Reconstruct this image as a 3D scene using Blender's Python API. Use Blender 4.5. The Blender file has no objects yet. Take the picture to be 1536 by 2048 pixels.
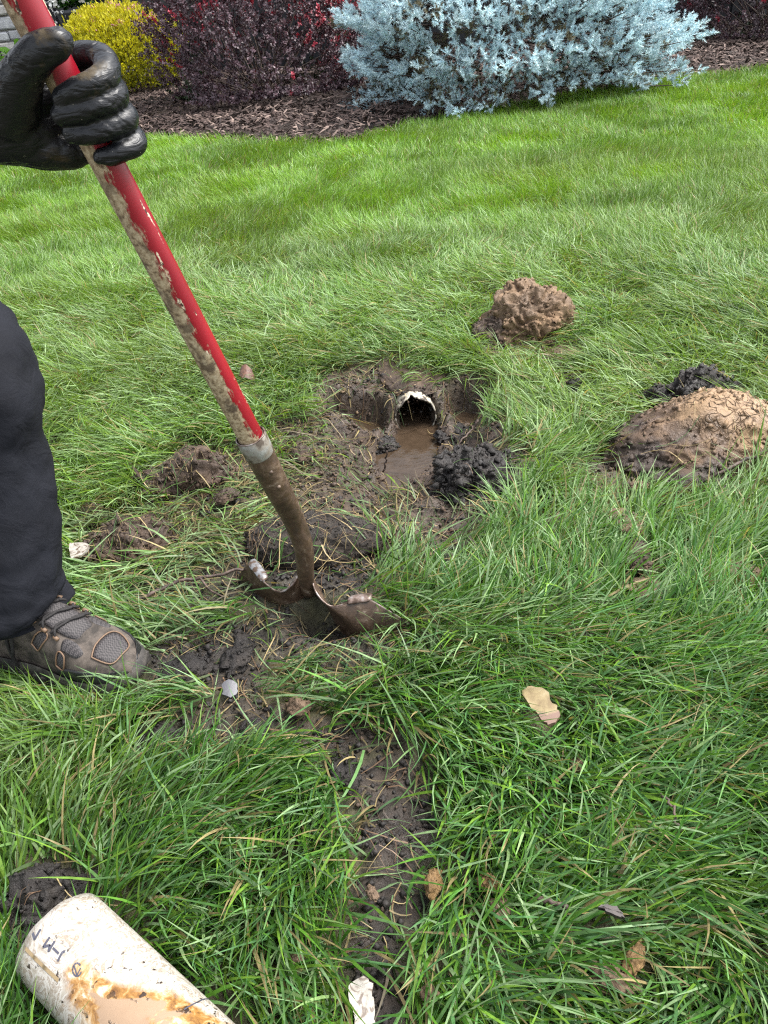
import bpy, bmesh, math, random
import numpy as np
from mathutils import Vector, Matrix
from mathutils.bvhtree import BVHTree

random.seed(7)
RNG = np.random.default_rng(11)
SC = bpy.context.scene
COL = SC.collection

# ------------------------------------------------------------------ camera
FPX = 1507.0                      # focal length in pixels of the 1536 x 2048 photograph
CAM_H, PITCH, ROLL = 1.0, math.radians(34.5), math.radians(5.5)
_f = np.array([0, math.cos(PITCH), -math.sin(PITCH)])
_u0 = np.array([0, math.sin(PITCH), math.cos(PITCH)])
_r0 = np.array([1.0, 0, 0])
CR = math.cos(ROLL) * _r0 - math.sin(ROLL) * _u0
CU = math.cos(ROLL) * _u0 + math.sin(ROLL) * _r0
CF = _f
CC = np.array([0, 0, CAM_H])
cam = bpy.data.cameras.new('camera')
camo = bpy.data.objects.new('camera', cam)
COL.objects.link(camo)
cam.sensor_fit = 'VERTICAL'
cam.sensor_height = 24.0
cam.lens = 24.0 * FPX / 2048.0
cam.clip_start = 0.02
cam.clip_end = 400
camo.matrix_world = Matrix(((CR[0], CU[0], -CF[0], CC[0]), (CR[1], CU[1], -CF[1], CC[1]), (CR[2], CU[2], -CF[2], CC[2]), (0, 0, 0, 1)))
SC.camera = camo

# ------------------------------------------------------------------ sky, sun, exposure (bright overcast)
SUN_EL, SUN_AZ = math.radians(60), math.radians(80)    # azimuth measured from +Y towards +X
w = bpy.data.worlds.new('World'); SC.world = w; w.use_nodes = True
nt = w.node_tree; nt.nodes.clear()
sky = nt.nodes.new('ShaderNodeTexSky'); sky.sky_type = 'NISHITA'; sky.sun_disc = False
sky.sun_elevation = SUN_EL; sky.sun_rotation = SUN_AZ; sky.air_density = 1.0; sky.dust_density = 2.0
hs = nt.nodes.new('ShaderNodeHueSaturation'); hs.inputs['Saturation'].default_value = 0.30
bg = nt.nodes.new('ShaderNodeBackground'); bg.inputs['Strength'].default_value = 0.078
ow = nt.nodes.new('ShaderNodeOutputWorld')
nt.links.new(sky.outputs[0], hs.inputs['Color']); nt.links.new(hs.outputs[0], bg.inputs['Color']); nt.links.new(bg.outputs[0], ow.inputs['Surface'])
sl = bpy.data.lights.new('sun', 'SUN'); sl.energy = 1.5; sl.angle = math.radians(34); sl.color = (1.0, 0.97, 0.92)
so = bpy.data.objects.new('sun', sl); COL.objects.link(so)
sd = Vector((math.sin(SUN_AZ) * math.cos(SUN_EL), math.cos(SUN_AZ) * math.cos(SUN_EL), math.sin(SUN_EL)))
so.rotation_euler = sd.to_track_quat('Z', 'Y').to_euler(); so.location = sd * 20
SC.view_settings.view_transform = 'Standard'; SC.view_settings.look = 'None'
SC.view_settings.exposure = 2.55; SC.view_settings.gamma = 1.0
SC.view_settings.use_curve_mapping = False
SC.render.engine = 'CYCLES'
SC.cycles.max_bounces = 8; SC.cycles.transmission_bounces = 4; SC.cycles.diffuse_bounces = 4
SC.cycles.use_denoising = False; SC.cycles.pixel_filter_type = 'BLACKMAN_HARRIS'; SC.cycles.filter_width = 1.2
SC.cycles.sample_clamp_indirect = 4.0

# ------------------------------------------------------------------ projection helpers (photo pixel -> place)
def ray(x, y): return CF + CR * ((x - 768) / FPX) - CU * ((y - 1024) / FPX)
def gp(x, y, z=0.0):
    d = ray(x, y); return CC + d * ((z - CAM_H) / d[2])
def at(x, y, dep): return CC + ray(x, y) * dep
def proj(P):
    v = np.asarray(P) - CC; d = v @ CF
    return 768 + FPX * (v @ CR) / d, 1024 - FPX * (v @ CU) / d, d

# ------------------------------------------------------------------ numpy noise
def _h(ix, iy, iz, seed):
    n = (ix.astype(np.int64) * 374761393 + iy.astype(np.int64) * 668265263 + iz.astype(np.int64) * 2147483647 + seed * 1274126177) & 0xffffffff
    n = ((n ^ (n >> 13)) * 1274126177) & 0xffffffff
    n = (n ^ (n >> 16)) & 0xffffffff
    return n / 4294967295.0
def vnoise(x, y, z=None, seed=0):
    x = np.asarray(x, float); y = np.asarray(y, float); z = np.zeros_like(x) if z is None else np.asarray(z, float)
    ix, iy, iz = np.floor(x), np.floor(y), np.floor(z)
    fx, fy, fz = x - ix, y - iy, z - iz
    fx, fy, fz = [t * t * t * (t * (t * 6 - 15) + 10) for t in (fx, fy, fz)]
    r = 0
    for dx in (0, 1):
        wx = fx if dx else 1 - fx
        for dy in (0, 1):
            wy = fy if dy else 1 - fy
            for dz in (0, 1):
                wz = fz if dz else 1 - fz
                r = r + wx * wy * wz * _h(ix + dx, iy + dy, iz + dz, seed)
    return r * 2 - 1
def fbm(x, y, z=None, oct=4, seed=0, gain=0.5):
    r = 0; a = 1.0; s = 0; k = 1.0
    z = np.zeros_like(np.asarray(x, float)) if z is None else z
    for o in range(oct):
        r = r + a * vnoise(x * k + 17.3 * o, y * k - 9.1 * o, z * k + 3.7 * o, seed + o); s += a; a *= gain; k *= 2.03
    return r / s
def worley(P, seed=0):
    ip = np.floor(P); best = np.full(len(P), 9.0); sec = np.full(len(P), 9.0)
    for dx in (-1, 0, 1):
        for dy in (-1, 0, 1):
            for dz in (-1, 0, 1):
                c = ip + np.array([dx, dy, dz])
                q = np.stack([_h(c[:, 0], c[:, 1], c[:, 2], seed + k) for k in (1, 2, 3)], 1) + c
                d = np.linalg.norm(q - P, axis=1)
                m = d < best
                sec = np.where(m, best, np.minimum(sec, d)); best = np.where(m, d, best)
    return best, sec
def sstep(a, b, x):
    t = np.clip((x - a) / (b - a), 0, 1); return t * t * (3 - 2 * t)

# ------------------------------------------------------------------ object helpers
def mesh_np(name, V, F, cols=None, smooth=True):
    """V (n,3); F (m,k) one polygon size, or list of polygons."""
    me = bpy.data.meshes.new(name)
    V = np.asarray(V, np.float32)
    if isinstance(F, np.ndarray):
        m, k = F.shape
        me.vertices.add(len(V)); me.vertices.foreach_set('co', V.ravel())
        me.loops.add(m * k); me.loops.foreach_set('vertex_index', F.astype(np.int32).ravel())
        me.polygons.add(m); me.polygons.foreach_set('loop_start', np.arange(0, m * k, k, dtype=np.int32))
        me.update(calc_edges=True)
    else:
        me.from_pydata(V.tolist(), [], F); me.update()
    if smooth:
        me.polygons.foreach_set('use_smooth', np.ones(len(me.polygons), bool))
    if cols is not None:
        a = me.color_attributes.new('col', 'FLOAT_COLOR', 'POINT')
        c = np.ones((len(V), 4), np.float32); c[:, :3] = cols; a.data.foreach_set('color', c.ravel())
    return me
def tag(o, label=None, cat=None, group=None, kind=None):
    if label: o['label'] = label
    if cat: o['category'] = cat
    if group: o['group'] = group
    if kind: o['kind'] = kind
    return o
def link(name, me, mat=None, parent=None):
    o = bpy.data.objects.new(name, me); COL.objects.link(o)
    if mat is not None and me is not None and len(me.materials) == 0: me.materials.append(mat)
    if parent is not None:
        o.parent = parent
        o.matrix_parent_inverse = parent.matrix_world.inverted() if parent.type != 'EMPTY' or True else Matrix()
    return o
def empty(name, loc):
    o = bpy.data.objects.new(name, None); COL.objects.link(o); o.empty_display_size = 0.1
    o.location = loc; o.matrix_world = Matrix.Translation(loc)
    return o
class MB:
    def __init__(s): s.v = []; s.f = []; s.n = 0; s.c = []
    def add(s, V, F, col=None):
        V = np.asarray(V, float); s.v.append(V); s.f += [tuple(int(i) + s.n for i in f) for f in F]; s.n += len(V)
        if col is not None: s.c.append(np.tile(np.asarray(col, float), (len(V), 1)))
        return s
    def mesh(s, name, smooth=True):
        return mesh_np(name, np.concatenate(s.v), s.f, np.concatenate(s.c) if s.c else None, smooth)
    def build(s, name, mat, parent=None, smooth=True): return link(name, s.mesh(name, smooth), mat, parent)
def frames(P):
    P = np.asarray(P, float); T = np.gradient(P, axis=0); T /= np.linalg.norm(T, axis=1)[:, None] + 1e-12
    a = np.array([0, 0, 1.0]) if abs(T[0][2]) < 0.9 else np.array([1.0, 0, 0])
    N = np.cross(T[0], a); N /= np.linalg.norm(N); Ns = [N]
    for i in range(1, len(P)):
        N = Ns[-1] - T[i] * (Ns[-1] @ T[i]); N /= np.linalg.norm(N); Ns.append(N)
    Ns = np.array(Ns); return T, Ns, np.cross(T, Ns)
def tube(P, r, n=12, cap=True):
    P = np.asarray(P, float); r = np.broadcast_to(np.asarray(r, float), (len(P),))
    T, N, B = frames(P); a = np.arange(n) * 2 * math.pi / n
    V = (P[:, None] + r[:, None, None] * (np.cos(a)[None, :, None] * N[:, None] + np.sin(a)[None, :, None] * B[:, None])).reshape(-1, 3)
    F = [(i * n + j, i * n + (j + 1) % n, (i + 1) * n + (j + 1) % n, (i + 1) * n + j) for i in range(len(P) - 1) for j in range(n)]
    if cap:
        F.append(tuple(range(n - 1, -1, -1))); F.append(tuple((len(P) - 1) * n + j for j in range(n)))
    return V, F
def catmull(P, n=8):
    P = np.asarray(P, float); Q = np.vstack([2 * P[0] - P[1], P, 2 * P[-1] - P[-2]]); out = []
    for i in range(1, len(Q) - 2):
        for t in np.arange(n) / n:
            a, b, c, d = Q[i - 1], Q[i], Q[i + 1], Q[i + 2]
            out.append(0.5 * (2 * b + (c - a) * t + (2 * a - 5 * b + 4 * c - d) * t * t + (3 * b - a - 3 * c + d) * t ** 3))
    out.append(Q[-2]); return np.array(out)
def box(c, s, R=None):
    V = np.array([[x, y, z] for x in (-.5, .5) for y in (-.5, .5) for z in (-.5, .5)]) * np.asarray(s)
    if R is not None: V = V @ np.asarray(R).T
    return V + np.asarray(c), [(0, 1, 3, 2), (4, 6, 7, 5), (0, 4, 5, 1), (2, 3, 7, 6), (0, 2, 6, 4), (1, 5, 7, 3)]
_ico = {}
def ico(sub):
    if sub not in _ico:
        bm = bmesh.new(); bmesh.ops.create_icosphere(bm, subdivisions=sub, radius=1.0)
        bm.verts.ensure_lookup_table()
        _ico[sub] = (np.array([v.co[:] for v in bm.verts]), np.array([[v.index for v in f.verts] for f in bm.faces])); bm.free()
    return _ico[sub]

# ------------------------------------------------------------------ material helpers
class Nd:
    def __init__(s, name):
        s.m = bpy.data.materials.new(name); s.m.use_nodes = True; s.t = s.m.node_tree
        s.b = s.t.nodes['Principled BSDF']; s.o = s.t.nodes['Material Output']
    def n(s, typ, **kw):
        nd = s.t.nodes.new(typ)
        for k, v in kw.items():
            if k.startswith('i_'):
                key = k[2:].replace('_', ' '); nd.inputs[int(key) if key.isdigit() else key].default_value = v
            else: setattr(nd, k, v)
        return nd
    def l(s, a, b): s.t.links.new(a, b)
    def coord(s, kind='Object', scale=None):
        tc = s.n('ShaderNodeTexCoord'); o = tc.outputs[kind]
        if scale is not None:
            mp = s.n('ShaderNodeMapping'); mp.inputs['Scale'].default_value = scale; s.l(o, mp.inputs['Vector']); o = mp.outputs[0]
        return o
    def noise(s, vec, scale, detail=5, rough=0.55, dist=0.0):
        n = s.n('ShaderNodeTexNoise'); n.inputs['Scale'].default_value = scale; n.inputs['Detail'].default_value = detail
        n.inputs['Roughness'].default_value = rough; n.inputs['Distortion'].default_value = dist
        if vec is not None: s.l(vec, n.inputs['Vector'])
        return n.outputs['Fac']
    def ramp(s, fac, stops, interp='LINEAR'):
        r = s.n('ShaderNodeValToRGB'); r.color_ramp.interpolation = interp; el = r.color_ramp.elements
        while len(el) < len(stops): el.new(0.5)
        for e, (p, c) in zip(el, stops):
            e.position = p; e.color = (c, c, c, 1) if not hasattr(c, '__len__') else (*c, 1)
        s.l(fac, r.inputs[0]); return r.outputs[0]
    def mix(s, fac, a, b, blend='MIX'):
        m = s.n('ShaderNodeMix', data_type='RGBA', blend_type=blend)
        for k, v in ((0, fac), (6, a), (7, b)):
            if hasattr(v, 'is_linked') or hasattr(v, 'node'): s.l(v, m.inputs[k])
            else: m.inputs[k].default_value = v if k == 0 else (*v, 1)
        return m.outputs[2]
    def math(s, op, a, b=0.0):
        m = s.n('ShaderNodeMath', operation=op)
        for k, v in ((0, a), (1, b)):
            if hasattr(v, 'node'): s.l(v, m.inputs[k])
            else: m.inputs[k].default_value = v
        return m.outputs[0]
    def set(s, **kw):
        for k, v in kw.items():
            key = {'color': 'Base Color', 'rough': 'Roughness', 'metal': 'Metallic', 'spec': 'Specular IOR Level', 'normal': 'Normal',
                   'coat': 'Coat Weight', 'coat_rough': 'Coat Roughness', 'sheen': 'Sheen Weight', 'sss': 'Subsurface Weight', 'ior': 'IOR'}[k]
            if hasattr(v, 'node'): s.l(v, s.b.inputs[key])
            else: s.b.inputs[key].default_value = (*v, 1) if hasattr(v, '__len__') else v
        return s
    def bump(s, h, strength=0.5, dist=0.01, prev=None):
        b = s.n('ShaderNodeBump'); b.inputs['Strength'].default_value = strength; b.inputs['Distance'].default_value = dist
        s.l(h, b.inputs['Height'])
        if prev is not None: s.l(prev, b.inputs['Normal'])
        return b.outputs[0]

def leaf_material(name, rough=0.4, trans=0.25, spec=0.5, attr='col', tcol=None):
    k = Nd(name); a = k.n('ShaderNodeVertexColor', layer_name=attr)
    nz = k.noise(k.coord('Object'), 90, 2)
    col = k.mix(0.25, a.outputs[0], k.ramp(nz, [(0.3, 0.0), (0.7, 1.0)]), 'OVERLAY')
    k.set(color=col, rough=rough, spec=spec)
    t = k.n('ShaderNodeBsdfTranslucent'); g = k.mix(1.0, a.outputs[0], tcol or (1.25, 1.2, 0.55), 'MULTIPLY'); k.l(g, t.inputs[0])
    ms = k.n('ShaderNodeMixShader'); ms.inputs[0].default_value = trans
    k.l(k.b.outputs[0], ms.inputs[1]); k.l(t.outputs[0], ms.inputs[2]); k.l(ms.outputs[0], k.o.inputs[0])
    return k.m
def clod_material(name, dark, mid, light, rough=(0.45, 0.9), scale=26, crack=True, speck=True):
    k = Nd(name); v = k.coord('Object')
    n1 = k.noise(v, scale, 7, 0.62, 0.3); n2 = k.noise(v, scale * 0.28, 3)
    c = k.ramp(n1, [(0.30, dark), (0.52, mid), (0.72, light)])
    c2 = k.mix(k.ramp(n2, [(0.38, 1.0), (0.60, 0.0)]), c, tuple(0.55 * a + 0.45 * b for a, b in zip(dark, mid)))
    h = n1
    if speck:
        sp = k.noise(v, scale * 9, 2); c2 = k.mix(k.ramp(sp, [(0.66, 0.0), (0.74, 0.7)]), c2, tuple(min(1, 1.5 * x + 0.02) for x in light))
    k.set(color=c2, rough=k.ramp(n2, [(0.35, rough[0]), (0.65, rough[1])]), spec=0.4)
    nb = k.bump(k.noise(v, scale * 5, 6, 0.7), 0.7, 0.006); k.set(normal=k.bump(h, 0.6, 0.015, nb))
    return k.m
M = {}
# ------------------------------------------------------------------ the lie of the land
ZW = -0.093                                   # muddy water level in the hole
def px_ellipse(cx, cy, rx, ry, z=0.0):
    c = gp(cx, cy, z)[:2]; J = np.stack([gp(cx + rx, cy, z)[:2] - c, (gp(cx, cy + ry, z)[:2] - gp(cx, cy - ry, z)[:2]) / 2], 1)
    return c, np.linalg.inv(J)
def ell(x, y, e):
    c, Ji = e; dx, dy = x - c[0], y - c[1]
    a = Ji[0, 0] * dx + Ji[0, 1] * dy; b = Ji[1, 0] * dx + Ji[1, 1] * dy
    return np.sqrt(a * a + b * b)
def seg_dist(x, y, P, wid):
    """distance to a polyline divided by its local half width"""
    best = np.full(np.shape(x), 99.0)
    for (a, b, wa, wb) in zip(P[:-1], P[1:], wid[:-1], wid[1:]):
        d = b - a; t = np.clip(((x - a[0]) * d[0] + (y - a[1]) * d[1]) / (d @ d), 0, 1)
        q = np.hypot(x - a[0] - t * d[0], y - a[1] - t * d[1]) / (wa + (wb - wa) * t)
        best = np.minimum(best, q)
    return best
HOLE = px_ellipse(832, 886, 186, 118, -0.03)
MOUTH = gp(831, 843, ZW)
DIP = px_ellipse(680, 1240, 150, 42)
CHAN = [gp(x, y, ZW)[:2] for x, y in ((832, 812), (838, 868), (812, 915), (800, 955), (786, 1002))]
CHAN_W = [0.062, 0.066, 0.085, 0.055, 0.034]
POOLS = [px_ellipse(704, 858, 66, 26, ZW), px_ellipse(934, 838, 50, 20, ZW)]
# patches of bare soil: centre, radii (photo pixels), blackness 0..1, strength
SOIL = [(830, 880, 185, 135, .35, 1), (950, 960, 95, 75, .9, 1), (690, 1000, 140, 75, .25, .85), (590, 965, 120, 55, .3, .6), (430, 945, 130, 60, .4, .6),
        (640, 1120, 160, 75, .9, .95), (600, 1275, 210, 55, .9, .85), (430, 1330, 130, 62, .9, .95), (330, 1480, 70, 45, .9, .9), (480, 1455, 165, 52, .6, .85),
        (680, 1480, 110, 50, .7, .95), (765, 1570, 90, 62, .7, .95), (800, 1680, 84, 84, .8, 1), (770, 1790, 90, 70, .8, 1), (748, 1900, 62, 95, .8, 1),
        (765, 2010, 74, 70, .8, 1), (110, 1810, 85, 75, 1, 1), (880, 1130, 62, 45, 1, .7), (1300, 1192, 38, 24, 0, .95), (1272, 1138, 28, 30, .2, .8),
        (1480, 1165, 42, 24, 0, .75), (1105, 1066, 38, 20, .2, .6), (1250, 1965, 60, 60, .2, .55), (720, 765, 90, 40, .3, .95), (690, 800, 75, 60, .1, .9),
        (930, 790, 75, 38, .25, .9), (440, 1170, 130, 45, .9, .6), (450, 1040, 190, 110, .4, .52), (620, 1035, 110, 60, .3, .6), (330, 1190, 120, 60, .7, .48), (560, 1350, 200, 60, .8, .5), (1180, 1010, 110, 40, .3, .45), (900, 1060, 90, 40, .4, .6), (1380, 1000, 120, 25, .4, .5), (1060, 700, 110, 30, .3, .5), (620, 880, 80, 60, .3, .6), (850, 1080, 85, 38, .5, .9), (800, 1000, 60, 40, .3, 1), (690, 950, 100, 60, .2, .85), (800, 1045, 150, 50, .3, .95), (250, 1060, 90, 60, .4, .5), (1230, 960, 90, 45, .4, .7),
        (1130, 720, 40, 40, .1, .5), (560, 1060, 60, 40, .5, .5), (1150, 775, 35, 22, 1, .6), (900, 1330, 50, 25, .8, .4), (270, 1180, 40, 20, .8, .4)]
SOIL_E = [(px_ellipse(a, b, c, d), k, s) for a, b, c, d, k, s in SOIL]
BED = np.array([gp(x, y)[:2] for x, y in ((0, 300), (300, 276), (520, 284), (700, 285), (790, 262), (960, 225), (1150, 188), (1360, 158), (1536, 140))])
BED = np.vstack([[-14, 8.2], [-6, 8.4], BED, [BED[-1][0] + 4, BED[-1][1] + 2.2], [20, 15]])
BED = BED[np.argsort(BED[:, 0])]
def bed_y(x): return np.interp(x, BED[:, 0], BED[:, 1]) + 0.10 * np.sin(x * 2.1) * 0.6
def bed_in(x, y): return y - bed_y(x)            # > 0 inside the mulch bed
def soil_mask(x, y):
    n = fbm(x * 14, y * 14, seed=5, oct=4) * 0.55
    m = np.zeros(np.shape(x)); blk = np.zeros(np.shape(x)); ws = np.full(np.shape(x), 1e-6)
    for e, k, s in SOIL_E:
        q = s * (1 - sstep(0.65, 1.15, ell(x, y, e) + n)); m = np.maximum(m, q); blk += k * q; ws += q
    return m, blk / ws
def height(x, y, fine=True, trench=False):
    h = 0.022 * fbm(x * 1.3, y * 1.3, seed=1, oct=3) + 0.008 * fbm(x * 7, y * 7, seed=2, oct=2)
    b = bed_in(x, y); h = h + 0.055 * np.clip(b, 0, 60) ** 1.0 * (b > 0) * np.clip(1 - b / 60, 0.3, 1) * sstep(9, 4, b) + np.where(b > 4, 0.0, 0) + 0.06 * sstep(0.0, 0.5, b)
    h = np.where(b > 9, np.maximum(h, 0.06), h)
    if not fine: return h
    near = (y < 4) & (np.abs(x) < 3)
    if np.any(near):
        q = ell(x, y, HOLE) + 0.34 * fbm(x * 7, y * 7, seed=8, oct=4)
        ang = y - HOLE[0][1]                    # steep far wall, shallow near side
        lo = 0.35 + 0.27 * sstep(-0.05, 0.08, ang)
        m = 1 - sstep(lo, 1.08, q)
        mud = -0.082 + 0.075 * fbm(x * 15, y * 15, seed=9, oct=4) + 0.012 * fbm(x * 70, y * 70, seed=10, oct=2)
        h = h * (1 - m) + mud * m
        nz = 0.28 * fbm(x * 16, y * 16, seed=12, oct=3)
        c = seg_dist(x, y, CHAN, CHAN_W) + nz
        h = np.minimum(h, h + (ZW - 0.045 - h) * (1 - sstep(0.55, 1.25, c)))
        dq = ell(x, y, DIP); h = h - .055 * (1 - sstep(.3, 1.1, dq))
        for p in POOLS:
            qq = ell(x, y, p) + nz
            h = np.minimum(h, h + (ZW - 0.020 - h) * (1 - sstep(0.55, 1.35, qq)))
        sx_ = np.abs(x - MOUTH[0]); off = MOUTH[1] - .035 + .12 * sstep(.07, .17, sx_) * np.where(x > MOUTH[0], .75, 1) + .03 * fbm(x * 11, y * 11, seed=14, oct=3)
        fr = sstep(-.01 - .04 * sstep(.06, .16, sx_), .045 + .08 * sstep(.06, .16, sx_), y - off); h = h * (1 - fr) + (0.012 * fbm(x * 9, y * 9, seed=15) - .004) * fr
        s, _ = soil_mask(x, y)
        f = fbm(x * 38, y * 38, seed=3, oct=3, gain=0.8); f2 = fbm(x * 18, y * 18, seed=4, oct=2)
        h = h + np.where(h > ZW + 0.01, s * (0.016 * f + 0.016 * np.maximum(f2, -0.2)), 0)
        if trench:                              # the bed the pipe lies in, roofed over by sod
            tq = (1 - sstep(.040, .058, np.abs(x - MOUTH[0] - .02 * (y - MOUTH[1])))) * (1 - sstep(.30, .34, y - MOUTH[1])) * sstep(-.10, -.05, y - MOUTH[1])
            h = np.minimum(h, h + (ZW - .05 - h) * tq)
    return h
def axis_samples(lo, hi, fine, far_lo, far_hi, grow=1.12):
    a = list(np.arange(lo, hi + 1e-6, fine)); s = fine; x = lo; left = []
    while x > far_lo: s *= grow; x -= s; left.append(max(x, far_lo))
    s = fine; x = hi; right = []
    while x < far_hi: s *= grow; x += s; right.append(min(x, far_hi))
    return np.array(left[::-1] + a + right)
gx = axis_samples(-1.3, 1.3, 0.0098, -120, 120); gy = axis_samples(0.25, 2.7, 0.0098, -60, 250)
GX, GY = np.meshgrid(gx, gy)
GXr, GYr = GX.ravel(), GY.ravel()
GZ = height(GXr, GYr); GZT = height(GXr, GYr, True, True)
sm, sb = soil_mask(GXr, GYr)
thatch = np.array([0.050, 0.046, 0.020]); mudc = np.array([0.056, 0.035, 0.022]); blkc = np.array([0.012, 0.0092, 0.0076]); mulc = np.array([0.035, 0.024, 0.019])
tvar = (1 + 0.35 * fbm(GXr * 5, GYr * 5, seed=31))[:, None]
scol = mudc * (1 - sb[:, None]) + blkc * sb[:, None]
scol = scol * (1 + 0.45 * fbm(GXr * 26, GYr * 26, seed=33))[:, None]
gcol = thatch * tvar * (1 - sm[:, None]) + scol * sm[:, None]
bi = sstep(-0.05, 0.1, bed_in(GXr, GYr))[:, None] * (bed_in(GXr, GYr) < 12)[:, None]
gcol = np.clip(gcol * (1 - bi) + mulc * bi, 0.004, 1)
nx, ny = len(gx), len(gy)
ii = (np.arange(ny - 1)[:, None] * nx + np.arange(nx - 1)[None]).ravel()
gF = np.stack([ii, ii + 1, ii + nx + 1, ii + nx], 1)
k = Nd('soil'); a = k.n('ShaderNodeVertexColor', layer_name='col'); v = k.coord('Object')
n1 = k.noise(v, 60, 8, 0.65); n2 = k.noise(v, 9, 4); n3 = k.noise(v, 260, 4, 0.7)
c = k.mix(0.75, a.outputs[0], k.ramp(n1, [(0.3, 0.12), (0.5, 0.5), (0.75, 0.95)]), 'OVERLAY')
c = k.mix(k.ramp(n3, [(0.68, 0.0), (0.78, 0.35)]), c, (0.16, 0.11, 0.07))
k.set(color=c, rough=k.ramp(n2, [(0.40, 0.32), (0.60, 0.8)]), spec=0.5)
k.set(normal=k.bump(n1, 0.7, 0.012, k.bump(n3, 0.6, 0.004)))
M['soil'] = k.m
ground = link('ground', mesh_np('ground', np.stack([GXr, GYr, GZT], 1), gF, gcol), M['soil']); tag(ground, 'lawn soil with a muddy hole dug into it', 'ground', kind='structure')
del GX, GY

# muddy water: one level sheet, the hollows of the ground give it its outline
k = Nd('muddy_water'); v = k.coord('Object'); n = k.noise(v, 18, 4, 0.6, 1.5)
k.set(color=k.ramp(n, [(0.3, (0.030, 0.020, 0.0125)), (0.7, (0.050, 0.034, 0.022))]), rough=0.10, spec=0.3)
k.set(normal=k.bump(k.noise(v, 30, 3), 0.12, 0.01)); M['water'] = k.m
wp = []
cw = HOLE[0]
for i in range(40):
    t = 2 * math.pi * i / 40; wp.append((cw[0] + 0.30 * math.cos(t), cw[1] - 0.02 + 0.42 * math.sin(t), ZW))
wp.append((cw[0], cw[1], ZW))
water = link('muddy_water', mesh_np('muddy_water', wp, [(40, i, (i + 1) % 40) for i in range(40)]), M['water'])
tag(water, 'brown muddy water pooled in the hole and running out of the pipe', 'water', kind='structure')
k = Nd('bark'); v = k.coord('Object'); n = k.noise(v, 70, 5); k.set(color=k.ramp(n, [(.35, (.022, .014, .011)), (.6, (.075, .048, .036)), (.8, (.16, .10, .075))]), rough=.65, normal=k.bump(n, .7, .003)); M['bark'] = k.m
# ------------------------------------------------------------------ house front far behind (left), planter
k = Nd('mortar'); v = k.coord('Object'); k.set(color=k.ramp(k.noise(v, 30, 4), [(.3, (.16, .155, .15)), (.7, (.24, .235, .225))]), rough=.95); M['mortar'] = k.m
STONE = []
for i, (a, b) in enumerate((((.26, .26, .27), (.44, .44, .45)), ((.34, .34, .35), (.52, .52, .53)), ((.20, .20, .215), (.34, .34, .35)), ((.32, .30, .28), (.48, .46, .43)))):
    k = Nd('ashlar_stone'); v = k.coord('Object'); n = k.noise(v, 11, 7, .62)
    k.set(color=k.ramp(n, [(.32, a), (.68, b)]), rough=.9, normal=k.bump(k.noise(v, 26, 7, .7), .8, .02)); STONE.append(k.m)
k = Nd('black_paint'); k.set(color=(.012, .013, .016), rough=.35); M['blackpaint'] = k.m
k = Nd('roof_shingle'); k.set(color=(.045, .045, .05), rough=.9); M['roof'] = k.m
WY = 12.6; GZ0 = 0.30
house = empty('house', Vector((-5.2, WY, 0)))
mb = MB(); mb.add(*box((-6.3, WY + .15, 3.0), (4.6, .26, 6.0))); wall = mb.build('stone_wall', M['mortar'], house, False)
rs = random.Random(5); z = 0.0; nst = 0; stone_mesh = []
def stone_mesh_make(sx, sz, seed):
    bm = bmesh.new(); bmesh.ops.create_cube(bm, size=1.0); r2 = random.Random(seed)
    for vt in bm.verts: vt.co = Vector((vt.co.x * sx, vt.co.y * .09, vt.co.z * sz)) + Vector([r2.uniform(-.012, .012) for _ in range(3)])
    bmesh.ops.bevel(bm, geom=bm.edges[:], offset=.014, segments=1, affect='EDGES')
    me = bpy.data.meshes.new('stone'); bm.to_mesh(me); bm.free(); me.materials.append(STONE[seed % 4]); return me
while z < 3.0:
    hgt = rs.choice((.13, .17, .21, .25)); x = -8.6 + rs.uniform(0, .2)
    while x < -4.06:
        wd = min(rs.uniform(.22, .62), -4.00 - x)
        if wd < .12: break
        subs = [(z, hgt)] if rs.random() < .75 or hgt < .2 else [(z, hgt * .45), (z + hgt * .47, hgt * .53)]
        for (zz_, hh) in subs:
            o = link('stone', stone_mesh_make(wd - .022, hh - .022, nst), None, wall); o.location = (x + wd / 2, WY + .005 + rs.uniform(-.012, .012), zz_ + hh / 2); nst += 1
        x += wd
    z += hgt
mb = MB(); mb.add(*box((2.0, WY + .45, 3.0), (14.6, .1, 6.0))); dw = mb.build('dark_wall', M['blackpaint'], house, False)  # house siding, stretched behind the shrubs and raised to screen off bright sky
mb = MB(); mb.add(*box((-3.42, WY + .36, 1.45), (1.0, .05, 2.3))); door = mb.build('door', M['blackpaint'], house, False)
for dx in (-.24, .24):
    for zc, hh in ((.75, .7), (1.55, .65), (2.2, .45)):
        mb = MB(); mb.add(*box((-3.42 + dx, WY + .325, zc), (.36, .025, hh))); o = mb.build('door_panel', M['blackpaint'], door, False)
for xx in (-3.97, -2.86):
    mb = MB(); mb.add(*box((xx, WY + .33, 1.45), (.1, .12, 2.35))); mb.build('door_frame', M['blackpaint'], house, False)
for xx in np.arange(-2.6, 9.0, .3):
    mb = MB(); mb.add(*box((xx, WY + .385, 3.0), (.035, .03, 5.9))); mb.build('batten', M['blackpaint'], dw, False)
mb = MB(); mb.add(*box((-3.3, WY - .3, .20), (2.2, 1.3, .40))); mb.build('porch_step', M['mortar'], house, False)
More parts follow.
